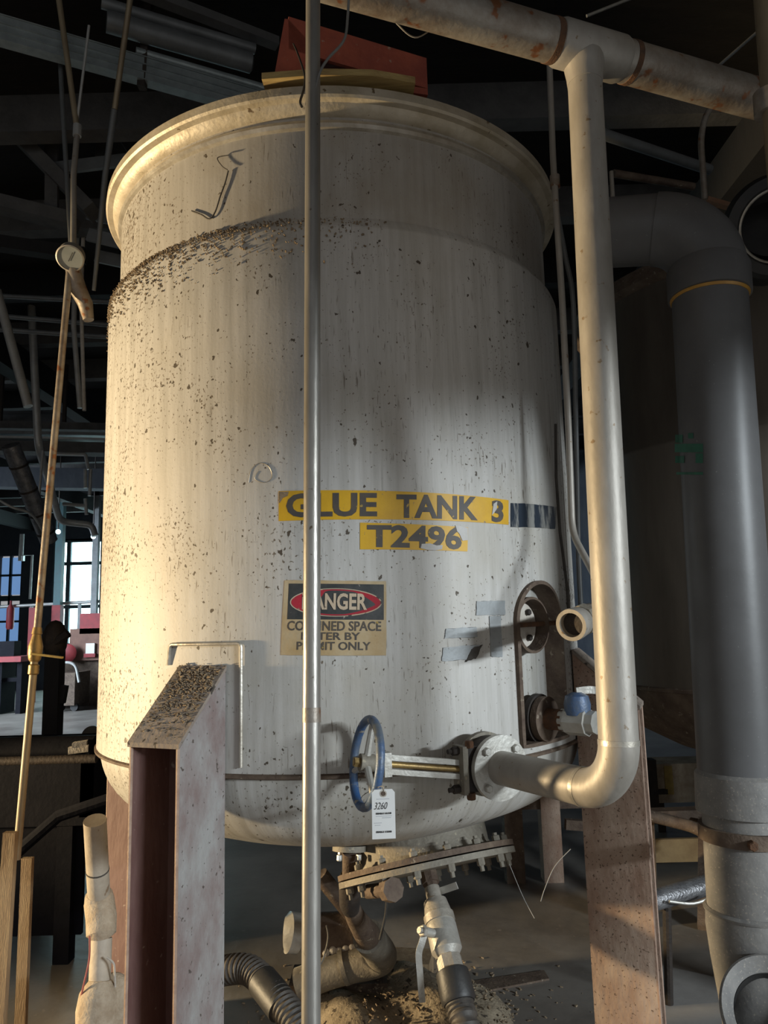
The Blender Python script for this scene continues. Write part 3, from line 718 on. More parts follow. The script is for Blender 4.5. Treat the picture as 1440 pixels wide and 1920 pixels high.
tag_text('BM611618', .18, .84, .495, .535, 'ink_black', .045)
tag_text('BM611508', .18, .84, .125, .165, 'ink_black', .045)
for s0, s1, t in ((.22, .76, .80), (.18, .85, .455), (.45, .82, .42), (.10, .42, .32), (.14, .36, .275)):
    mb = MB(); mb.v = [tgp(s0, t) + V((0, -.001, 0)), tgp(s1, t) + V((0, -.001, 0)), tgp(s1, t + .012) + V((0, -.001, 0)), tgp(s0, t + .012) + V((0, -.001, 0))]; mb.f = [(0, 1, 2, 3)]; mb.build('ruled_line', 'ink_grey', tg)
MB().tube(smooth([tgp(.5, .915), tgp(.45, 1.05) + V((0, .01, 0)), wl - px_ * (WR - .03) + V((0, -.016, 0)), wl - px_ * (WR + .0) + V((0, .012, 0))], 5), .0009, 6).build('string', 'wire_grey', tg)

# ------------------------------------------------------------------ thin upright pipe in front of the tank
n0, n1 = W(587, -40, 1.40), W(583, 1960, 1.26)
nv_ = (n0 - n1).normalized(); foot = n1 - nv_ * (n1.z / nv_.z); top = n0 + nv_ * ((5.2 - n0.z) / nv_.z)
np_ = thing('upright_conduit', 'thin upright galvanised pipe standing in front of the tank', 'pipe', foot)
MB().cyl(foot, top, .0152, 24).build('tube', 'near_pipe', np_)
cpos = W(584, 1340, 1.30); cpos = n1 + nv_ * (cpos - n1).dot(nv_); MB().cyl(cpos - nv_ * .012, cpos + nv_ * .012, .0155, 24).build("scuff_band", "pipe_steel_rusty", np_)
MB().disc(foot + V((0, 0, .006)), (0, 0, 1), .05, .012, 24).build('base_plate', 'pipe_steel_rusty', np_)
wy = 1.395
tag(MB().tube(smooth([W(655, -30, wy), W(652, 30, wy), W(645, 75, wy - .01), W(615, 110, wy - .02), W(600, 135, wy - .025), W(592, 165, wy - .025), W(585, 200, wy - .024), W(577, 214, wy - .02)], 6), .0028, 8).build('tie_wire', 'wire_grey'), 'grey wire tied round the thin upright pipe near the ceiling', 'wire')
tag(MB().tube(smooth([W(550, 82, 2.06), W(558, 100, 1.8), W(571, 140, 1.50), W(570, 165, 1.42), W(563, 190, 1.385), W(566, 200, 1.375)], 6), .0026, 8).build('tie_wire', 'black_rubber'), 'short black wire hanging from the red channel to the upright pipe', 'wire')

# ------------------------------------------------------------------ grey plastic duct on the right
du = thing('plastic_duct', 'wide grey plastic duct pipe with elbow and open tee', 'duct', W(1410, 1700, 2.15))
DY = 2.2
dT = W(1327, 470, DY); dB = W(1392, 1500, DY - .02); dv = (dB - dT).normalized(); DR = .110
aL = W(1095, 440, DY + .12); elC = W(1322, 425, DY)
adir = (aL - elC).normalized()
REd = .15; arc = []
for i in range(13):
    a = (i / 12) * pi / 2; arc.append(elC + adir * REd * (1 - sin(a)) + dv * REd * (1 - cos(a)))
MB().tube(arc, DR + .004, 40).build('elbow', 'grey_plastic', du)
sk = elC + dv * REd
MB().tube([sk - dv * .02, sk + dv * .0, sk + dv * .085, sk + dv * .088], [DR + .004, DR + .012, DR + .012, DR], 40).build('socket', 'grey_plastic', du)
MB().tube([sk + dv * .088, sk + dv * .096], [DR + .006, DR + .002], 40).build('glue_ring', 'glue_ring', du)
MB().cyl(elC + adir * (REd - .01), aL, DR, 40).build('horizontal_run', 'grey_plastic', du)
pe = W(1388, 1512, DY)
pe = sk + dv * ((pe - sk).dot(dv))
MB().cyl(sk + dv * .08, pe, DR, 48).build('upright_run', 'grey_plastic', du)
MB().tube([pe - dv * .10, pe - dv * .09, pe + dv * .01, pe + dv * .012], [DR, DR + .008, DR + .010, DR - .004], 48).build('coupling', 'grey_plastic_dusty', du)
pf = pe + dv * .27
MB().cyl(pe, pf, DR - .006, 48).build('lower_run', 'grey_plastic_dusty', du)
MB().tube([pf - dv * .012, pf - dv * .006, pf], [DR - .004, DR + .004, DR + .002], 48).build('ring', 'grey_plastic_dusty', du)
pg = pf + dv * .62
MB().tube([pf, pf + dv * .04, pf + dv * .12, pf + dv * .22, pf + dv * .34, pg], [DR - .002, DR, DR - .008, DR - .022, DR - .034, DR - .034], 48).build('tee_body', 'grey_plastic_dusty', du)
mth = W(1466, 1908, 1.97); tcn = pf + dv * .34; bd = (mth - tcn); bl_ = bd.length; bd.normalize()
br_ = MB(); br_.lathe([(.070, .02), (.078, bl_ * .35), (.10, bl_ * .62), (.128, bl_ * .86), (.140, bl_ * .97), (.141, bl_), (.136, bl_ + .004), (.104, bl_ - .02), (.100, bl_ * .6), (.066, .04), (.001, .04)], tcn, bd, 56)
br_.build('tee_mouth', 'grey_plastic_dusty', du)
MB().lathe([(.1025, bl_ - .022), (.098, bl_ * .6), (.064, .045), (.001, .045)], tcn, bd, 48).build('bore_shade', 'black_rubber', du)  # black liner stands in for the shade inside the open mouth
MB().tube([pg - dv * .01, V((pg.x + dv.x * .2, pg.y + dv.y * .2, .0))], DR - .036, 40).build('stub', 'grey_plastic_dusty', du)
# strap bracket
sb = thing('pipe_strap', 'rusty steel strap bracket clamped round the grey plastic duct', 'bracket', pe + dv * .06)
sc_ = pe + dv * .065
MB().ring(sc_, dv, DR + .006, DR - .007, .038, 48).build('band', 'brown_iron', sb)
MB().bar(sc_ + V((.06, -.115, 0)), sc_ + V((.34, -.03, .01)), .008, .05).build('arm', 'brown_iron', sb)
bolt(sc_ + V((-.03, -.112, .0)), (-.2, -1, 0), .013, .02, 'rust_band', sb); bolt(sc_ + V((.05, -.12, .0)), (.2, -1, 0), .012, .02, 'rust_band', sb)
# faded green print on the duct
gp = MB()
for (x0, y0, x1, y1) in ((1266, 815, 1280, 830), (1290, 812, 1300, 822), (1265, 832, 1318, 848), (1266, 855, 1283, 868), (1304, 850, 1318, 868), (1268, 885, 1318, 890)):
    def onduct(x, y):
        d = ray(x, y); o_ = V((0, 0, CZ)); w = o_ - sk; dd = d - dv * d.dot(dv); ww = w - dv * w.dot(dv)
        A_ = dd.dot(dd); B_ = dd.dot(ww); Q_ = ww.dot(ww) - (DR + .0015)**2; t = (-B_ - sqrt(max(0, B_ * B_ - A_ * Q_))) / A_; return o_ + d * t
    n_ = len(gp.v); ks = 5
    for k in range(ks + 1): gp.v += [onduct(x0 + (x1 - x0) * k / ks, y0), onduct(x0 + (x1 - x0) * k / ks, y1)]
    for k in range(ks): gp.f.append((n_ + 2 * k, n_ + 2 * k + 1, n_ + 2 * k + 3, n_ + 2 * k + 2))
gp.build('green_print', 'green_print', du)

# ------------------------------------------------------------------ second tank behind the duct
T2X, T2Y, T2R = 2.12, 4.05, .93
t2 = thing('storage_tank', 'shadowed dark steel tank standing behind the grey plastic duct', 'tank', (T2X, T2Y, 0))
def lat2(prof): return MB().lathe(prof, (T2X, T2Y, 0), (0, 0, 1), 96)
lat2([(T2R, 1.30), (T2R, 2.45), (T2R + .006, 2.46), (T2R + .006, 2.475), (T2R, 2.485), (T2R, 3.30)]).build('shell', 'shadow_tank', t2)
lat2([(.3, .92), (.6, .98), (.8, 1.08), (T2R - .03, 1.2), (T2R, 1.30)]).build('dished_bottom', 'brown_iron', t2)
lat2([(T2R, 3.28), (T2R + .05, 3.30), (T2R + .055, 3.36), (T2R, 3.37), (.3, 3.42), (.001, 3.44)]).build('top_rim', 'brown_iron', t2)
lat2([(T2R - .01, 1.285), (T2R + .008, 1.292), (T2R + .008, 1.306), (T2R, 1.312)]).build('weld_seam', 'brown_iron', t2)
for a in (160, 250, 340, 70):
    a = radians(a); p = V((T2X + cos(a) * (T2R - .05), T2Y + sin(a) * (T2R - .05), 0)); MB().bar(p, p + V((0, 0, 1.35)), .13, .13, (cos(a), sin(a), 0)).build('leg', 'brown_iron', t2)
# black ring hood above it
rg = W(1455, 425, 2.75)
hd = thing('rubber_hood', 'black round rubber hood with a painted highlight round its inner edge above the shadowed tank', 'hood', rg)
ra = V((-.25, -.85, -.35)).normalized()
MB().lathe([(.135, -.08), (.19, -.05), (.20, .0), (.185, .04), (.15, .05), (.135, .03), (.135, -.08)], rg, ra, 48).build('ring', 'black_rubber', hd)
MB().lathe([(.132, .040), (.136, .046), (.142, .044)], rg, ra, 48).build('inner_highlight', 'bead_steel', hd)  # pale ring stands in for a highlight on the black rubber
MB().tube([rg - ra * .06, rg - ra * .25 - V((0, 0, .1)), V((rg.x + .15, rg.y + .3, 3.40))], [.13, .13, .13], 28).build('throat', 'black_rubber', hd)

# ------------------------------------------------------------------ conduits by the right flank of the tank
c1 = thing('steam_tube', 'slim grey tube running down the right flank of the tank', 'pipe', W(1075, 1000, 2.3))
MB().tube(fillet([W(1028, 60, 2.36), W(1037, 300, 2.33), W(1054, 560, 2.30), W(1066, 800, 2.28), W(1073, 1000, 2.26), W(1118, 1085, 2.1), W(1140, 1120, 2.05)], .05, 5), .0105, 14).build('tube', 'pipe_steel', c1)
MB().cyl(W(1040, 330, 2.33), W(1041, 352, 2.33), .017, 12).build('coupling', 'pipe_steel_rusty', c1)
tag(MB().tube(smooth([W(1041, 380, 2.62), W(1060, 480, 2.62), W(1075, 570, 2.62), W(1080, 800, 2.62), W(1085, 1050, 2.62), W(1092, 1180, 2.62)], 5), .009, 10).build('cable', 'dim_duct'), 'dark cable behind the slim tube on the tank flank', 'cable')
# open quick coupling
qc = thing('hose_coupling', 'open grey hose coupling poking out beside the tank slot', 'coupling', W(1088, 1160, 2.1))
q0 = W(1071, 1172, 1.98); q1 = W(1128, 1148, 2.14); qd = (q1 - q0).normalized()
MB().lathe([(.030, .03), (.032, -.002), (.042, -.002), (.043, .012), (.040, .05), (.036, .06), (.036, .13)], q0, qd, 32).build('socket', 'pipe_steel', qc)
MB().disc(q0 + qd * .022, qd, .0315, .004, 24).build('bore', 'dark_iron', qc)
MB().tube([q0 + qd * .055, q0 + qd * .095], .043, 8).build('hex', 'iron_dusty', qc)
MB().tube(fillet([q0 + qd * .1, q0 + qd * .2, q0 + qd * .2 + V((.02, .25, 0))], .06, 6), .03, 20).build('stub', 'pipe_steel_rusty', qc)
# tan post at the right picture edge
tp0, tp1 = W(1434, -40, 1.75), W(1462, 300, 1.72)
tpv = (tp0 - tp1).normalized()
po = thing('support_pole', 'tan painted pole at the right edge under the roof', 'pole', tp1)
MB().cyl(tp1 - tpv * .12, tp0 + tpv * ((5.24 - tp0.z) / tpv.z), .031, 24).build('pole', 'tan_pipe', po)
MB().cyl(W(1440, 175, 1.735), W(1443, 215, 1.735), .036, 20).build('collar', 'pipe_steel_rusty', po)

# ------------------------------------------------------------------ under the tank: drain valve and hose
dvv = thing('drain_valve', 'galvanised drain ball valve with hanging lever under the manway cover', 'valve', MC + MN * .04)
d0 = MC + MN * .034
ax = (W(842, 1800, 2.50) - d0).normalized()
def al(t): return d0 + ax * t
MB().tube([al(-.01), al(.03), al(.031), al(.05)], [.03, .03, .024, .024], 8).build('bushing', 'brown_iron', dvv)
MB().cyl(al(.045), al(.10), .025, 20).build('nipple', 'galv_ball_valve', dvv)
MB().tube([al(.085), al(.09), al(.135), al(.136)], [.026, .038, .046, .05], 20).build('union', 'galv_ball_valve', dvv)
MB().tube([al(.136), al(.16)], .050, 20).build('collar', 'galv_ball_valve', dvv)
MB().tube([al(.16), al(.17), al(.245), al(.265)], [.046, .049, .049, .034], 24).build('body', 'pale_metal', dvv)
MB().tube([al(.262), al(.266), al(.31), al(.314)], [.034, .041, .041, .037], 8).build('end_hex', 'galv_ball_valve', dvv)
sx = (W(780, 1730, 2.5) - al(.20)); sx = (sx - ax * sx.dot(ax)).normalized()
MB().tube([al(.20) + sx * .04, al(.20) + sx * .085], .014, 12).build('stem', 'pale_metal', dvv)
bolt(al(.20) + sx * .085, sx, .018, .014, 'galv_ball_valve', dvv, .01)
l0 = al(.20) + sx * .082
lp = smooth([l0, l0 + V((-.012, -.01, -.03)), l0 + V((-.022, -.012, -.06)), l0 + V((-.02, -.014, -.12)), l0 + V((-.016, -.016, -.195))], 5); lvv = MB()
for i in range(len(lp) - 1): lvv.bar(lp[i], lp[i + 1] + (lp[i + 1] - lp[i]) * .1, .02, .006, (0, 1, .1))
lvv.build('lever', 'pale_metal', dvv)
hs = thing('drain_hose', 'black ribbed hose hanging straight down from the drain valve', 'hose', al(.32))
MB().tube([al(.305), al(.31), al(.385), al(.395)], [.045, .051, .053, .047], 24).build('cuff', 'black_rubber', hs)
h_ = al(.46); hpath = smooth([al(.36), al(.41), h_, h_ + V((.0, -.01, -.10)), h_ + V((-.03, .0, -.22)), h_ + V((-.08, .05, -.33)), h_ + V((-.10, .10, -.42))], 24)
hpath = even([p for p in hpath if p.z > .05], .0045)
MB().tube(hpath, [.038 + (.0055 if (i % 4) in (0, 1) else 0) for i in range(len(hpath))], 20).build('ribs', 'hose_dusty', hs)
# instruction plate hanging at the cover
tag(MB().bar(W(822, 1672, 2.66), W(857, 1660, 2.62), .004, .022).build('metal_plate', 'pale_metal'), 'small bent metal plate just right of the drain valve nipple', 'plate')

# pump and pipework on the floor
pu = thing('floor_pump', 'dirty pump with hub disc and bent suction pipe under the tank', 'pump', W(640, 1820, 3.3))
va_, vb_, vc_, vd_ = nz + nn * .012, W(656, 1690, 2.75), W(672, 1722, 3.0), W(722, 1790, 3.35)
MB().tube([va_, W(655, 1640, 2.65)], .024, 16).build('drop_pipe', 'brown_iron', pu)
MB().tube([W(655, 1640, 2.65), W(655, 1650, 2.66), W(656, 1695, 2.74), W(658, 1705, 2.76)], [.03, .036, .036, .03], 16).build('union', 'dark_iron', pu)
MB().tube([W(658, 1700, 2.75), W(668, 1722, 2.9), W(690, 1755, 3.1), W(708, 1783, 3.25)], [.03, .036, .05, .055], 20).build('reducer', 'brown_iron', pu)
MB().tube(fillet([W(690, 1755, 3.1), W(724, 1800, 3.32), W(640, 1815, 3.34), W(560, 1845, 3.36)], .10, 8), .062, 24).build('suction_pipe', 'iron_dusty', pu)
MB().tube([W(650, 1812, 3.335), W(642, 1815, 3.335)], .068, 24).build('collar', 'iron_dusty', pu)
pm0, pm1 = W(570, 1758, 3.45), W(690, 1752, 3.45)
MB().tube([pm0, pm0 + (pm1 - pm0) * .08, pm0 + (pm1 - pm0) * .85, pm1], [.075, .095, .095, .06], 24).build('casing', 'brown_iron', pu)
MB().tube([W(534, 1748, 3.4), W(540, 1748, 3.4), W(558, 1750, 3.42), W(562, 1750, 3.42)], [.06, .08, .08, .066], 28).build('hub_disc', 'pale_metal', pu)
MB().cyl(W(532, 1748, 3.39), W(545, 1748, 3.4), .022, 16).build('shaft_end', 'dark_iron', pu)
MB().tube([W(555, 1750, 3.42), pm0 + (pm1 - pm0) * .1], .03, 16).build('shaft', 'dark_iron', pu)
b0 = W(640, 1800, 3.5); MB().abox(b0.x - .22, b0.x + .2, 3.42, 3.62, 0, .14).build('base', 'brown_iron', pu)
MB().tube([W(600, 1640, 3.3), W(660, 1715, 3.35), W(690, 1750, 3.42)], .034, 16).build('feed_pipe', 'brown_iron', pu)
bt = W(640, 1775, 3.37)
for i in range(7):
    p = W(612 + i * 12, 1785 - i * 2 + random.uniform(-4, 4), 3.36); MB().sphere(p, .018, 8, 6).build('crust_lump', 'bone_white', pu)
MB().tube(smooth([W(612, 1735, 3.32), W(615, 1760, 3.3), W(605, 1800, 3.25), W(590, 1820, 3.2)], 5), .004, 8).build('wire', 'wire_grey', pu)
ch = thing('corrugated_hose', 'black corrugated hose curving across the floor behind the thin upright pipe', 'hose', W(480, 1850, 3.0))
hp2 = even(smooth([W(380, 1830, 3.1), W(430, 1818, 3.0), W(470, 1820, 2.95), W(510, 1860, 2.85), W(550, 1910, 2.75), W(600, 1990, 2.65)], 22), .006)
MB().tube(hp2, [.046 + (.006 if (i % 3) == 0 else 0) for i in range(len(hp2))], 22).build('ribs', 'hose_dusty', ch)
mid = [p for p in smooth([W(492, 1840, 2.90), W(510, 1862, 2.85), W(530, 1888, 2.80)], 6)]
MB().tube(mid, .056, 22).build('sleeve', 'black_rubber', ch)
tag(MB().tube(smooth([W(726, 1680, 2.6), W(722, 1720, 2.61), W(712, 1762, 2.62)], 5), .004, 8).build('loose_wire', 'black_rubber'), 'short black wire dangling under the manway flange', 'wire')
wbk = MB(); c_ = W(762, 1836, 3.62); wbk.box((c_.x, 3.66, .075), V((.115, -.02, 0)), V((.014, .08, 0)), (0, 0, .075))
tag(wbk.build('wood_block', 'wood_stake'), 'short wooden block on the floor behind the valve lever', 'block')
# mound of sand and crumbs
mo = MB(); mc = Wz(750, 1925, 0); nx_, ny_ = 40, 26
for j in range(ny_ + 1):
    for i in range(nx_ + 1):
        u, v = i / nx_ * 2 - 1, j / ny_ * 2 - 1; rr = u * u + v * v
        h = max(0, 1 - rr)**.7 * .16 * (1 + .25 * sin(7 * u + 3 * v)) + random.uniform(-.006, .006) - .012
        mo.v.append(V((mc.x + u * .48, mc.y + .05 + v * .38, h)))
for j in range(ny_):
    for i in range(nx_): a = j * (nx_ + 1) + i; mo.f.append((a, a + 1, a + nx_ + 2, a + nx_ + 1))
o = mo.build('sand_mound', 'sand', None, 60); tag(o, 'low mound of pale sandy residue on the floor below the manway', 'mound'); o['kind'] = 'stuff'
cr_ = MB()
for i in range(900):
    x, y = random.gauss(mc.x, .34), random.gauss(mc.y + .05, .25); sz = random.uniform(.002, .008)
    a = V((random.gauss(0, 1), random.gauss(0, 1), random.gauss(0, .3))).normalized(); b = a.cross(V((.1, .2, 1))).normalized()
    cr_.box((x, y, sz * .4 + (max(0, 1 - ((x - mc.x) / .48)**2 - ((y - mc.y - .05) / .38)**2))**.7 * .15), a * sz, b * sz * .6, a.cross(b) * sz * .4)
o = cr_.build('floor_crumbs', 'debris'); tag(o, 'scattered brown crumbs and chips on the floor', 'debris'); o['kind'] = 'stuff'
# board lying on the floor, right
bdp = MB(); bdp.prism([Wz(1232, 1815, .0), Wz(1400, 1852, .0), Wz(1420, 1960, .0), Wz(1225, 1930, .0)], (0, 0, .015))
for v in bdp.v: v.z += .002
tag(bdp.build('floor_board', 'board_grey'), 'pale grey board lying flat on the floor by the grey duct', 'board')
bdq = MB(); bdq.prism([Wz(888, 1842, 0), Wz(1020, 1822, 0), Wz(1030, 1838, 0), Wz(905, 1862, 0)], (0, 0, .008))
tag(bdq.build('floor_board', 'brown_iron'), 'narrow dirty brown strip of board on the floor behind the ribbed hose', 'board')

# things behind, right of the tan leg
bk = thing('rusty_cabinet', 'rust stained cream machine box with yellow stripe beneath the shadowed tank', 'machine', W(1270, 1520, 6))
def quadbox(x0, y0, x1, y1, Y, d=.3): 
    a, b = W(x0, y1, Y), W(x1, y0, Y); return MB().abox(a.x, b.x, Y, Y + d, a.z, b.z)
quadbox(1228, 1430, 1345, 1506, 6.0).build('body', 'cream_lump', bk); quadbox(1249, 1436, 1260, 1490, 5.99, .02).build('stripe', 'yellow_handle', bk)
quadbox(1232, 1480, 1252, 1490, 5.98, .03).build('handle', 'dark_iron', bk); quadbox(1216, 1425, 1230, 1540, 5.9, .1).build('post', 'dark_iron', bk)
a_, b_ = W(1230, 1506, 6.0), W(1345, 1506, 6.0)
for x in (a_.x + .05, b_.x - .05): MB().abox(x - .03, x + .03, 6.05, 6.2, 0, a_.z).build('leg', 'dark_iron', bk)
sf = thing('pipe_rack', 'low brown steel rack with a bent pipe behind the tan leg', 'rack', W(1280, 1570, 4.9))
MB().bar(W(1200, 1530, 4.9), W(1345, 1525, 4.9), .1, .07).build('rail', 'brown_iron', sf)
MB().tube(smooth([W(1210, 1528, 4.75), W(1260, 1540, 4.75), W(1310, 1556, 4.7), W(1345, 1590, 4.65)], 6), .035, 16).build('bent_pipe', 'brown_iron', sf)
MB().bar(W(1322, 1540, 4.8), Wz(1322, 1745, 0), .07, .07).build('upright', 'brown_iron', sf)
MB().bar(W(1215, 1530, 4.9), Wz(1222, 1735, 0), .07, .07).build('upright', 'brown_iron', sf)
quadbox(1220, 1572, 1318, 1618, 5.1, .03).build('panel', 'plywood', sf)
si = thing('silver_tube', 'dented silver tube lying between the tan leg and the grey duct', 'tube', W(1280, 1670, 3.4))
MB().cyl(W(1218, 1690, 3.35), W(1342, 1655, 3.5), .042, 20).build('tube', 'silver_foil', si)
MB().tube(smooth([W(1255, 1690, 3.3), W(1300, 1694, 3.32), W(1340, 1680, 3.35)], 5), .006, 8).build('wire', 'pale_metal', si)
MB().tube([W(1250, 1692, 3.38), V((W(1250, 1692, 3.38).x, 3.45, 0))], .018, 10).build('prop', 'dark_iron', si)
# brown posts behind the tank bottom
pb_ = thing('rear_stand', 'brown steel stand with two posts behind the tank bottom', 'stand', W(1000, 1600, 5.0))
for x, w_ in ((960, 34), (1030, 36)):
    a_, b_ = W(x - w_ / 2, 1480, 5.0), W(x + w_ / 2, 1480, 5.0); MB().abox(a_.x, b_.x, 5.0, 5.12, 0, 1.25).build('post', 'tan_steel' if x > 1000 else 'brown_iron', pb_)
MB().bar(W(900, 1500, 5.06), W(1130, 1494, 5.06), .06, .12).build('rail', 'brown_iron', pb_)
MB().bar(W(1060, 1545, 5.0), W(1130, 1550, 5.0), .05, .06).build('bracket', 'brown_iron', pb_)

# ------------------------------------------------------------------ left foreground: gas line with gauge, stakes, white pipe
gl = thing('gauge_line', 'thin brass coloured pipe with pressure gauge and yellow lever at left', 'pipe', W(30, 1620, 3.2))
g0, g1 = W(31, 1612, 3.2), W(131, 500, 3.35)
MB().tube([g0, g0 + (g1 - g0) * .33], .0155, 16).build('lower_pipe', 'tan_pipe', gl)
vv = g0 + (g1 - g0) * .312
MB().tube([vv - (g1 - g0).normalized() * .09, vv - (g1 - g0).normalized() * .085, vv - (g1 - g0).normalized() * .05, vv - (g1 - g0).normalized() * .045], [.016, .022, .022, .016], 12).build('coupling', 'brass', gl)
gd = (g1 - g0).normalized()
MB().tube([vv - gd * .035, vv - gd * .025, vv, vv + gd * .03, vv + gd * .06, vv + gd * .08, vv + gd * .082, vv + gd * .11], [.018, .025, .029, .030, .022, .018, .022, .018], 12).build('valve_body', 'brass', gl)
MB().bar(vv + V((0, -.03, 0)), W(117, 1233, 3.22), .008, .024, (0, 1, 0)).build('lever', 'yellow_handle', gl)
MB().tube([g0 + (g1 - g0) * .33, g1], .0155, 16).build('upper_pipe', 'pipe_steel_rusty', gl)
gc = W(132, 483, 3.30); ga = (V((0, 0, CZ)) - gc).normalized(); ga = (ga + V((-.25, .1, -.35))).normalized()
MB().lathe([(.001, -.04), (.060, -.04), (.062, .0), (.064, .010), (.058, .013), (.057, .005), (.001, .004)], gc, ga, 36).build('gauge_case', 'pipe_steel', gl)
MB().disc(gc + ga * .005, ga, .0565, .003, 32).build('gauge_face', 'gauge_face', gl)
gx = ga.cross(V((0, 0, 1))).normalized(); gy = gx.cross(ga)
MB().bar(gc + ga * .0095 - (-gx * .6 + gy) * .015, gc + ga * .0095 + (-gx * .6 + gy) * .028, .004, .001, ga).build('needle', 'ink_black', gl)
MB().tube([W(137, 505, 3.36), W(145, 540, 3.38), W(160, 570, 3.4), W(166, 600, 3.4)], [.035, .042, .036, .025], 12).build('regulator', 'pipe_steel_rusty', gl)
j0 = W(145, 245, 3.38)
MB().tube([gc + V((0, .03, .03)), W(138, 330, 3.36), j0], .014, 12).build('riser', 'pipe_steel', gl)
MB().tube([j0 - V((0, 0, .03)), j0 + V((0, 0, .03))], .021, 10).build('joint', 'light_conduit', gl)
MB().tube([j0, W(105, -40, 3.3)], .0145, 12).build('riser', 'tan_pipe', gl)
tag(MB().tube([W(110, 60, 3.5), W(118, 210, 3.5), W(133, 455, 3.45)], .012, 10).build('grey_conduit', 'dim_duct'), 'slim dull grey conduit beside the gauge line riser', 'conduit')
tag(MB().tube([W(167, 48, 3.3), W(145, 225, 3.38)], .007, 8).build('hanger_rod', 'light_conduit'), 'thin bright rod slanting up from the gauge line joint', 'rod')
sp0 = thing('slanted_pole', 'long slanted pole with tan upper end left of the tank', 'pole', W(175, 545, 3.6))
MB().tube([W(248, -30, 3.3), W(215, 205, 3.5)], .0145, 12).build('upper_pole', 'tan_pipe', sp0)
MB().tube([W(215, 205, 3.5), W(197, 330, 3.65), W(176, 545, 3.9)], [.018, .016, .011], 12).build('lower_pole', 'dim_duct', sp0)
stk = thing('wooden_stake', 'pale brown wooden stake holding the foot of the gauge line', 'stake', Wz(10, 2300, 0))
a_ = W(20, 1560, 3.16); b_ = W(2, 1850, 3.16); d_ = (b_ - a_).normalized(); e_ = a_ + d_ * (a_.z / -d_.z)
MB().bar(a_, e_, .05, .03, (0, 1, 0)).build('board', 'wood_stake', stk)
stk2 = tag(MB().bar(W(52, 1608, 3.4), V((W(40, 1900, 3.4).x, 3.4, 0)), .045, .025, (0, 1, 0)).build('wooden_stake', 'wood_stake'), 'shorter shaded wooden stake behind the gauge line foot', 'stake')
wpipe = thing('white_pipe', 'cream plastic drain pipe with taped joints beside the red leg', 'pipe', W(190, 1900, 2.94))
w0, w1_, w2_, w3 = W(178, 1538, 2.92), W(186, 1690, 3.05), W(190, 1760, 2.99), W(188, 1930, 2.94)
MB().tube([w0, w1_], 0.0412, 20).build('upper_run', 'white_pvc', wpipe)
MB().tube([w1_ + (w0 - w1_) * .10, w1_ + (w0 - w1_) * .08, w1_, W(190, 1720, 3.02), W(190, 1752, 2.99), W(190, 1756, 2.99)], [0.0426, 0.0505, 0.0559, 0.0559, 0.0532, 0.0399], 20).build('joint', 'cream_lump', wpipe)
MB().tube([w2_, W(186, 1860, 2.95), V((w3.x, w3.y, 0))], 0.0386, 20).build('lower_run', 'white_pvc', wpipe)
MB().tube([W(188, 1838, 2.95), W(185, 1860, 2.94), W(182, 1890, 2.94), W(182, 1940, 2.94)], [0.0399, 0.0665, 0.0732, 0.0732], 16).build('plaster_lump', 'cream_lump', wpipe)
MB().sphere(W(212, 1890, 2.99), .093, 14, 10, (1, .7, 1.3)).build('plaster_lump', 'cream_lump', wpipe)
MB().tube([w1_ + (w0 - w1_) * .40, w1_ + (w0 - w1_) * .385], 0.0432, 20).build('tape_band', 'soot', wpipe)
MB().tube(fillet([W(200, 1795, 2.92), W(214, 1805, 2.92), W(216, 1850, 2.95)], .02, 4), .004, 8).build('white_wire', 'bone_white', wpipe)
tag(MB().tube(smooth([W(168, 1755, 2.92), W(167, 1800, 2.91), W(155, 1855, 2.90), W(152, 1880, 2.90), W(166, 1912, 2.91), W(175, 1930, 2.92)], 6), .0035, 8).build('red_wire', 'red_wire'), 'faded red wire loop left of the cream drain pipe', 'wire')

# dark machine trough and post at mid left
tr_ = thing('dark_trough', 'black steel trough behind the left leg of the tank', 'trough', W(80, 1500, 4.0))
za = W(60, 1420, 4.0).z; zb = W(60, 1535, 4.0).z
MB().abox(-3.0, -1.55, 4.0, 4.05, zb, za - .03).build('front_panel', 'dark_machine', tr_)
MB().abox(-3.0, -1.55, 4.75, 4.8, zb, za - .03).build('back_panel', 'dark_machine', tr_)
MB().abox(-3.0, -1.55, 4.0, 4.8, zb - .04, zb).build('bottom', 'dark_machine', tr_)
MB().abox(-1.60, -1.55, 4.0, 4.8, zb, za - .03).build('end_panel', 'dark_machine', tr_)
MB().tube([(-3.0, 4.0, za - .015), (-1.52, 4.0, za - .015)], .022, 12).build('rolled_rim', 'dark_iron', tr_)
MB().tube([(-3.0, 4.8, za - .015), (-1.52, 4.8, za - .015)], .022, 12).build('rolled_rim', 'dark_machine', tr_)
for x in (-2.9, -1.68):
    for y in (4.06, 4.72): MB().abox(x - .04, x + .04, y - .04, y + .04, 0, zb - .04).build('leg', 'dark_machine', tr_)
MB().abox(-3.0, -1.6, 4.07, 4.10, .12, zb - .04).build('shade_panel', 'dark_machine', tr_)  # black sheet added to keep the space under the trough dark
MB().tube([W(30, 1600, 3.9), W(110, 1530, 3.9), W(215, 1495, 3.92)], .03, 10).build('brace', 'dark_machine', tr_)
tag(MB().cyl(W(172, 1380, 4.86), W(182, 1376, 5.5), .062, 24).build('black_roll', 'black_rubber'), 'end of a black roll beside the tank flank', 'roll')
tag(MB().cyl((-3.0, 4.28, za - .03), (-1.62, 4.26, za - .03), .10, 14).build('covered_load', 'dark_machine'), 'dark tube load lying in the black trough', 'roll')
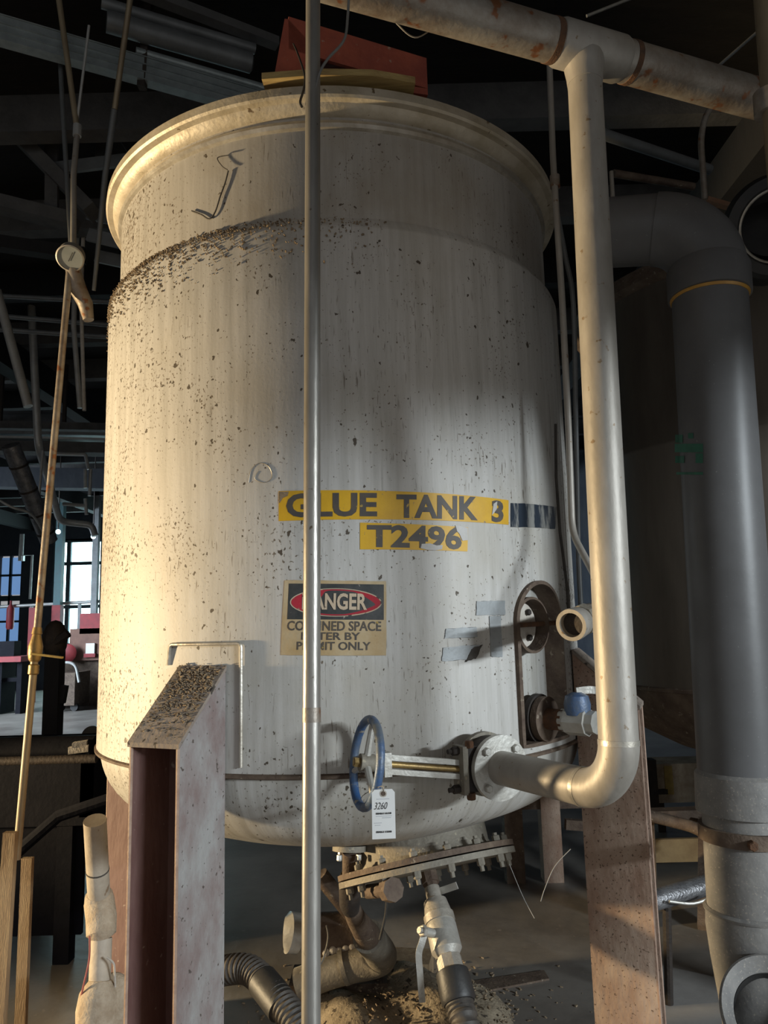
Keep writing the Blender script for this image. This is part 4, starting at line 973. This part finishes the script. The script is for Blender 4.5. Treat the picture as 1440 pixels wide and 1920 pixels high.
for i, (x, y, lab) in enumerate(((150, 1403, 'off white scrap block on the dark trough edge'), (152, 1393, 'upper pale scrap slat on the dark trough edge'))):
    p = W(x, y, 4.2); tag(MB().box(p, V((.05 - i * .015, .01, .004)), V((-.01, .05, 0)), (0, 0, .018 - i * .006)).build('scrap_block', 'bone_white'), lab, 'scrap')
ptp = W(105, 1182, 5.2)
post = thing('timber_post', 'dark post with clamps standing against the bright far floor', 'post', (W(105, 1410, 5.2).x, 5.2, 0))
bx = W(103, 1410, 5.2).x
MB().bar((bx - .02, 5.2, 0), (ptp.x, 5.2, ptp.z), .10, .10, (0, 1, 0)).build('shaft', 'dark_wood', post)
MB().sphere(W(103, 1200, 5.2), .085, 10, 8, (1, 1, 1.6)).build('clamp', 'dark_iron', post)
MB().tube([W(88, 1215, 5.15), W(128, 1187, 5.15)], .03, 10).build('bracket', 'dark_iron', post)
MB().bar(W(120, 1285, 5.2), W(114, 1318, 5.2), .05, .05, (0, 1, 0)).build('wedge', 'dark_wood', post)

# ------------------------------------------------------------------ far hall on the left
def fx(px, Y): return W(px, 1100, Y).x
def fz(py, Y): return W(100, py, Y).z
YF = 17.0
mach = thing('red_machine', 'red painted machine blocks in front of the far doorway', 'machine', (fx(160, YF), YF, 0))
MB().abox(fx(152, YF), fx(215, YF), YF, YF + .8, fz(1190, YF), fz(1152, YF)).build('hopper', 'red_paint', mach)
MB().abox(fx(134, YF), fx(210, YF), YF, YF + .8, fz(1240, YF), fz(1180, YF)).build('body', 'cardboard', mach)
MB().abox(fx(120, YF), fx(210, YF), YF + .1, YF + .9, 0, fz(1238, YF)).build('base', 'brown_iron', mach)
MB().lathe([(.0, .0), (.14, .0), (.20, .04), (.14, .08), (.0, .08)], (fx(136, YF), YF - .1, fz(1225, YF)), (0, -1, 0), 24).build('flywheel', 'red_paint', mach)
MB().abox(fx(166, YF), fx(182, YF), YF - .05, YF, fz(1228, YF), fz(1208, YF)).build('notice', 'paper', mach)
MB().abox(fx(163, YF), fx(184, YF), YF - .06, YF, fz(1234, YF), fz(1227, YF)).build('red_strip', 'red_paint', mach)
car = thing('cart', 'low grey cart with arched handle on the far floor', 'cart', (fx(140, 16), 16, 0))
MB().abox(fx(118, 16), fx(150, 16), 15.9, 16.7, .12, fz(1262, 16)).build('bin', 'brown_iron', car)
MB().tube(fillet([(fx(118, 16), 15.9, fz(1275, 16)), (fx(120, 16), 15.9, fz(1242, 16)), (fx(150, 16), 15.9, fz(1243, 16)), (fx(158, 16), 15.9, fz(1280, 16))], .2, 5), .03, 10).build('handle', 'light_conduit', car)
for x in (122, 148): MB().cyl((fx(x, 16), 15.95, .08), (fx(x, 16), 16.05, .08), .08, 16).build('wheel', 'black_rubber', car)
bench = thing('work_bench', 'cluttered work bench with red edge in the far left corner', 'bench', (fx(25, 16), 16, 0))
MB().abox(fx(-20, 16), fx(62, 16), 15.6, 16.4, fz(1238, 16), fz(1228, 16)).build('top', 'red_paint', bench)
for x in (-12, 20, 56): MB().abox(fx(x, 16) - .05, fx(x, 16) + .05, 15.7, 16.3, 0, fz(1238, 16)).build('leg', 'dark_machine', bench)
MB().abox(fx(-20, 16), fx(60, 16), 15.8, 16.3, fz(1275, 16), fz(1268, 16)).build('shelf', 'dark_machine', bench)
tag(MB().abox(fx(8, 16), fx(36, 16), 15.9, 16.2, fz(1228, 16), fz(1200, 16)).build('tool_box', 'dark_machine'), 'dark tool box standing on the far work bench', 'box')
tag(MB().lathe([(.07, 0), (.09, .05), (.09, .5), (.03, .62), (.03, .7)], (fx(22, 18.48), 18.48, fz(1178, 18.48)), (0, 0, 1), 16).build('fire_extinguisher', 'red_paint'), 'red fire extinguisher hanging on the far pipe rail', 'extinguisher')
tag(MB().abox(fx(56, 18), fx(70, 18), 18, 18.15, 0, fz(1138, 18)).build('red_cabinet', 'red_paint'), 'narrow red cabinet behind the gauge line valve', 'cabinet')
for i, (x, lab, w_, mt) in enumerate(((110, 'teal steel column in front of the bright doorway', .085, 'teal_steel'), (178, 'thin grey column at the right of the bright doorway', .07, 'dim_duct'), (25, 'dark column carrying the far extinguisher', .22, 'dark_wood'))):
    if i == 2: continue
    Y = 18.4; c_ = thing('column', lab, 'column', (fx(x, Y), Y, 0)); MB().abox(fx(x, Y) - w_, fx(x, Y) + w_, Y - w_, Y + w_, 0, 5.24).build('shaft', mt, c_)
    if i == 0: MB().abox(fx(x, Y) - w_ - .02, fx(x, Y) + w_ + .02, Y - w_ - .02, Y + w_ + .02, .8, fz(1135, Y)).build('red_guard', 'red_paint', c_)
    MB().abox(fx(x, Y) - w_ * 1.6, fx(x, Y) + w_ * 1.6, Y - w_ * 1.6, Y + w_ * 1.6, 0, .05).build('base_plate', mt, c_)
rl = thing('pipe_rail', 'long horizontal pipe crossing in front of the far windows', 'pipe', (fx(60, 18.6), 18.6, fz(1132, 18.6)))
MB().cyl((fx(-30, 18.6), 18.6, fz(1136, 18.6)), (fx(260, 18.6), 18.6, fz(1128, 18.6)), .04, 12).build('tube', 'light_conduit', rl)
for x in (-10, 60, 150): MB().abox(fx(x, 18.6) - .03, fx(x, 18.6) + .03, 18.58, 18.66, 0, fz(1131, 18.6)).build('post', 'dim_duct', rl)
pnl = thing('wall_conduit', 'light conduit frame fixed high on the dark far wall', 'conduit', (fx(40, 20), 20, fz(1030, 20)))
MB().tube([(fx(34, 20), 20, fz(1050, 20)), (fx(35, 20), 20, fz(1000, 20)), (fx(39, 20), 20, fz(1000, 20)), (fx(39, 20), 20, fz(1040, 20)), (fx(58, 20), 20, fz(1040, 20)), (fx(57, 20), 20, fz(1122, 20))], .035, 8).build('run', 'light_conduit', pnl)
MB().abox(fx(32, 20), fx(41, 20), 20, 20.1, fz(1050, 20), fz(1040, 20)).build('box', 'light_conduit', pnl)
# overhead services between the far hall and the tank
def ovh(name, label, cat, pts, r, mat, Y=None, n=12):
    return tag(MB().tube(pts, r, n).build(name, mat), label, cat)
cb = thing('cable_tray', 'stacked horizontal cable tray crossing high in the hall', 'tray', W(100, 820, 9))
for k, (y0, y1, Y, mt) in enumerate(((792, 806, 9.2, 'truss_wood'), (810, 816, 9.0, 'dim_duct'), (820, 824, 8.95, 'light_conduit'), (828, 848, 9.0, 'truss_wood'))):
    a, b = W(-60, (y0 + y1) / 2, Y), W(330, (y0 + y1) / 2 + 8, Y); h = (y1 - y0) / 1400 * Y
    MB().bar(a, b, .25, h).build('tray_rail', mt, cb)
for x in (0, 120, 260): p = W(x, 800, 9.1); MB().abox(p.x - .02, p.x + .02, 9.08, 9.12, p.z, 5.0).build('hanger', 'dark_iron', cb)
tag(MB().bar(W(-40, 896, 12.5), W(300, 902, 12.5), .3, .34).build('ceiling_girder', 'wall_dark'), 'dark girder crossing below the cable tray', 'girder')
insd = thing('insulated_duct', 'foil wrapped duct slanting down behind the gauge line', 'duct', W(90, 1000, 7))
ip0, ip1 = W(20, 835, 7.0), W(92, 1015, 7.6); MB().cyl(ip0, ip1, .085, 18).build('wrap', 'silver_foil', insd)
for t in (.2, .45, .7, .9): p = ip0 + (ip1 - ip0) * t; d = (ip1 - ip0).normalized(); MB().cyl(p - d * .01, p + d * .01, .09, 18).build('strap', 'dark_iron', insd)
ovh('vent_pipe', 'pale pipe slanting down to a bend near the far ceiling', 'pipe', fillet([V((W(72, 838, 8.0).x - .1, 7.9, 5.26)), W(72, 838, 8.0), W(92, 905, 8.4), W(112, 978, 9.0), W(172, 984, 9.2), W(178, 1005, 9.2)], .12, 5), .042, 'light_conduit')
ovh('hanger_rod', 'thin white rod hanging beside the foil wrapped duct', 'rod', [W(80, 845, 8), W(73, 940, 8)], .014, 'light_conduit')
ovh('drop_pipe', 'pale pipe slanting down at the left edge below the roof', 'pipe', [W(-6, 545, 5.6), W(20, 640, 5.6), W(53, 762, 5.6)], .036, 'light_conduit')
ovh('drop_pipe', 'shorter pale hanging pipe left of the tank', 'pipe', [V((W(138, 610, 6).x, 6, 5.0)), W(138, 610, 6), W(150, 765, 6)], .022, 'light_conduit')
ovh('drop_pipe', 'thin bright hanging pipe next to the shorter pale one', 'pipe', [V((W(152, 560, 6).x, 6, 5.0)), W(152, 560, 6), W(158, 770, 6)], .016, 'bone_white')
for i, (y0, y1, lab) in enumerate(((553, 568, 'upper grey conduit run crossing left of the tank'), (590, 612, 'middle grey conduit run crossing left of the tank'), (616, 634, 'lower grey conduit run crossing left of the tank'))):
    ovh('conduit_run', lab, 'conduit', [W(-30, y0, 6.4), W(240, y1, 6.4)], .022, 'dim_duct')
ovh('sagging_cable', 'pale cable sagging under the foil wrapped duct', 'cable', smooth([W(-10, 932, 7), W(20, 950, 7), W(60, 965, 7.2), W(85, 1005, 7.5)], 5), .012, 'light_conduit')
hgf = thing('hanging_frame', 'small pale hanging frame under the cable tray', 'frame', W(165, 900, 9))
for a, b in (((105, 850), (160, 852)), ((160, 852), (166, 880)), ((160, 880), (160, 915)), ((170, 880), (168, 930)), ((118, 945), (160, 948)), ((160, 935), (162, 965))):
    MB().tube([W(*a, 8.9), W(*b, 8.9)], .022, 8).build('bar', 'light_conduit', hgf)
for x, y, lab in ((109, 997, 'small bright lamp bulb above the far doorway, left'), (175, 1006, 'small dim lamp bulb above the far doorway, right')):
    l = thing('ceiling_lamp', lab, 'lamp', W(x, y, 14)); MB().sphere(W(x, y, 14), .045, 10, 8).build('bulb', 'day_pane', l); p = W(x, y, 14); MB().tube([p, (p.x, p.y, 4.99)], .01, 6).build('cord', 'dark_iron', l)
# ------------------------------------------------------------------ roof truss, struts and ducts, upper left
tru = thing('roof_truss', 'dim grey timber roof truss with crossed braces at upper left', 'truss', W(60, 300, 5))
TYT = 5.0
for a, b, w_, mt in (((-15, 205), (175, 400), 58, 'truss_wood'), ((-20, 378), (140, 418), 50, 'truss_wood'), ((-10, 143), (118, 152), 12, 'dim_duct'), ((-10, 250), (120, 218), 12, 'dim_duct'), ((145, -20), (141, 118), 26, 'truss_wood'),
                     ((178, -20), (228, 115), 30, 'truss_wood'), ((158, 140), (262, 300), 38, 'truss_wood'), ((200, 205), (192, 310), 22, 'truss_wood'), ((245, 165), (302, 222), 26, 'truss_wood'), ((90, 318), (270, 296), 9, 'dim_duct'),
                     ((98, 250), (97, 400), 10, 'truss_wood'), ((-10, 455), (160, 480), 30, 'dark_wood'), ((60, 130), (120, 225), 14, 'dark_wood'), ((-10, 40), (100, 62), 22, 'truss_wood'), ((40, 10), (90, 45), 20, 'truss_wood'), ((165, 400), (250, 420), 7, 'dim_duct'), ((165, 440), (250, 460), 7, 'dim_duct'), ((180, 480), (250, 495), 7, 'dim_duct')):
    Y = TYT + random.uniform(-.12, .12); MB().bar(W(*a, Y), W(*b, Y), .09, w_ / 1400 * Y * .93, (0, -1, .0)).build('brace', mt, tru)
# bar() puts width along up-cross; keep the members shallow in depth
stt = thing('strut_channel', 'ribbed galvanised strut channel crossing behind the tank rim', 'channel', Wz(250, 130, 4.6))
s0, s1 = Wz(-60, 40, 4.6), Wz(600, 228, 4.6)
sdv = (s1 - s0).normalized(); sup = V((0, 0, 1))
for zoff, h, pr in ((-.043, .038, 0), (.0, .046, -.008), (.045, .038, 0)):
    MB().bar(s0 + sup * zoff, s1 + sup * zoff, .05 + pr, h).build('web', 'galvanised', stt)
for zoff in (-.065, -.021, .024, .068): MB().bar(s0 + sup * zoff, s1 + sup * zoff, .062, .005).build('flange', 'galvanised', stt)
ovh('roof_conduit', 'bright round conduit above the strut channel', 'conduit', [Wz(255, 96, 4.7), Wz(520, 172, 4.7)], .022, 'galvanised')
ovh('roof_duct', 'dull grey tube with rounded end above the bright conduit', 'duct', [Wz(200, 40, 4.78), Wz(470, 118, 4.78), Wz(474, 119, 4.78)], [.055, .055, .035], 'dim_duct', n=18)
ovh('roof_duct', 'upper dull tube ending above the tank rim', 'duct', [Wz(190, 5, 4.88), Wz(478, 92, 4.88)], .03, 'dim_duct')
tag(MB().bar(Wz(215, -35, 4.94), Wz(520, 82, 4.94), .06, .05).build('roof_beam_strip', 'truss_wood'), 'dim flat beam strip above the dull tubes', 'beam')
tag(MB().bar(W(282, -30, 3.60), W(266, 165, 3.60), .04, .045, (0, 1, 0)).build('hanger_bracket', 'dark_iron'), 'black hanger bracket holding the dull grey tubes', 'bracket')
# dim services upper right
ovh('roof_conduit', 'dim grey conduit sloping behind the drop pipe at upper right', 'conduit', [Wz(1120, 248, 4.2), Wz(1330, 318, 4.2)], .03, 'dim_duct')
ovh('roof_conduit', 'second dim conduit below the sloping one at upper right', 'conduit', [Wz(1150, 325, 3.9), Wz(1300, 350, 3.9)], .02, 'brown_iron')
ovh('curved_conduit', 'curved dark conduit rising behind the header pipe', 'conduit', smooth([W(1345, 190, 2.9), W(1325, 215, 2.9), W(1315, 260, 2.9), W(1318, 320, 2.9), W(1322, 375, 2.9)], 6), .013, 'pipe_steel_rusty')
tag(MB().bar(W(1325, 375, 2.9), W(1370, 388, 2.9), .03, .02).build('wood_strip', 'flange_rust'), 'short brown strip on top of the shadowed tank', 'strip')
ovh('hanger_rod', 'short grey rod beside the drop pipe above the duct elbow', 'rod', [W(1146, 322, 2.5), W(1149, 372, 2.5)], .008, 'pipe_steel')
for a, b, lab in (((1100, 30), (1250, -30), 'thin dark line high behind the header pipe, left'), ((1340, 130), (1420, 60), 'thin dark line high behind the header pipe, right')):
    ovh('roof_cable', lab, 'cable', [W(*a, 3.4), W(*b, 3.4)], .008, 'dim_duct')
# ------------------------------------------------------------------ cobweb strands
def strand(pts, label, mat='cobweb', r=.0011): tag(MB().tube(smooth(pts, 6), r, 5).build('cobweb_strand', mat), label, 'cobweb')
sa, sz_ = TS(395, 410, RI)
strand([TP(TS(x, y, RI)[0], TS(x, y, RI)[1], RI + .006) for x, y in ((430, 322), (424, 345), (415, 370), (406, 398), (395, 412), (380, 404), (362, 397))], 'sooty cobweb strand clinging to the upper tank shell', 'soot', .0026)
strand([TP(TS(x, y, RI)[0], TS(x, y, RI)[1], RI + .012) for x, y in ((432, 295), (412, 300), (420, 315), (430, 322))], 'thin sooty cobweb wisp near the tank rim', 'soot', .0018)
strand([W(700, -10, 1.7), W(745, 45, 1.72), W(778, 70, 1.74), W(810, 55, 1.75), W(835, 40, 1.76)], 'dusty cobweb strand hanging below the header pipe', 'cobweb', .002)
strand([W(955, 1620, 2.5), W(980, 1680, 2.45), W(1002, 1722, 2.4)], 'straight cobweb strand hanging from the manway flange', 'cobweb', .0010)
strand([W(1070, 1592, 2.3), W(1040, 1625, 2.3), W(1022, 1665, 2.3), W(1014, 1690, 2.3)], 'curved cobweb strand beside the tan leg', 'cobweb', .0012)
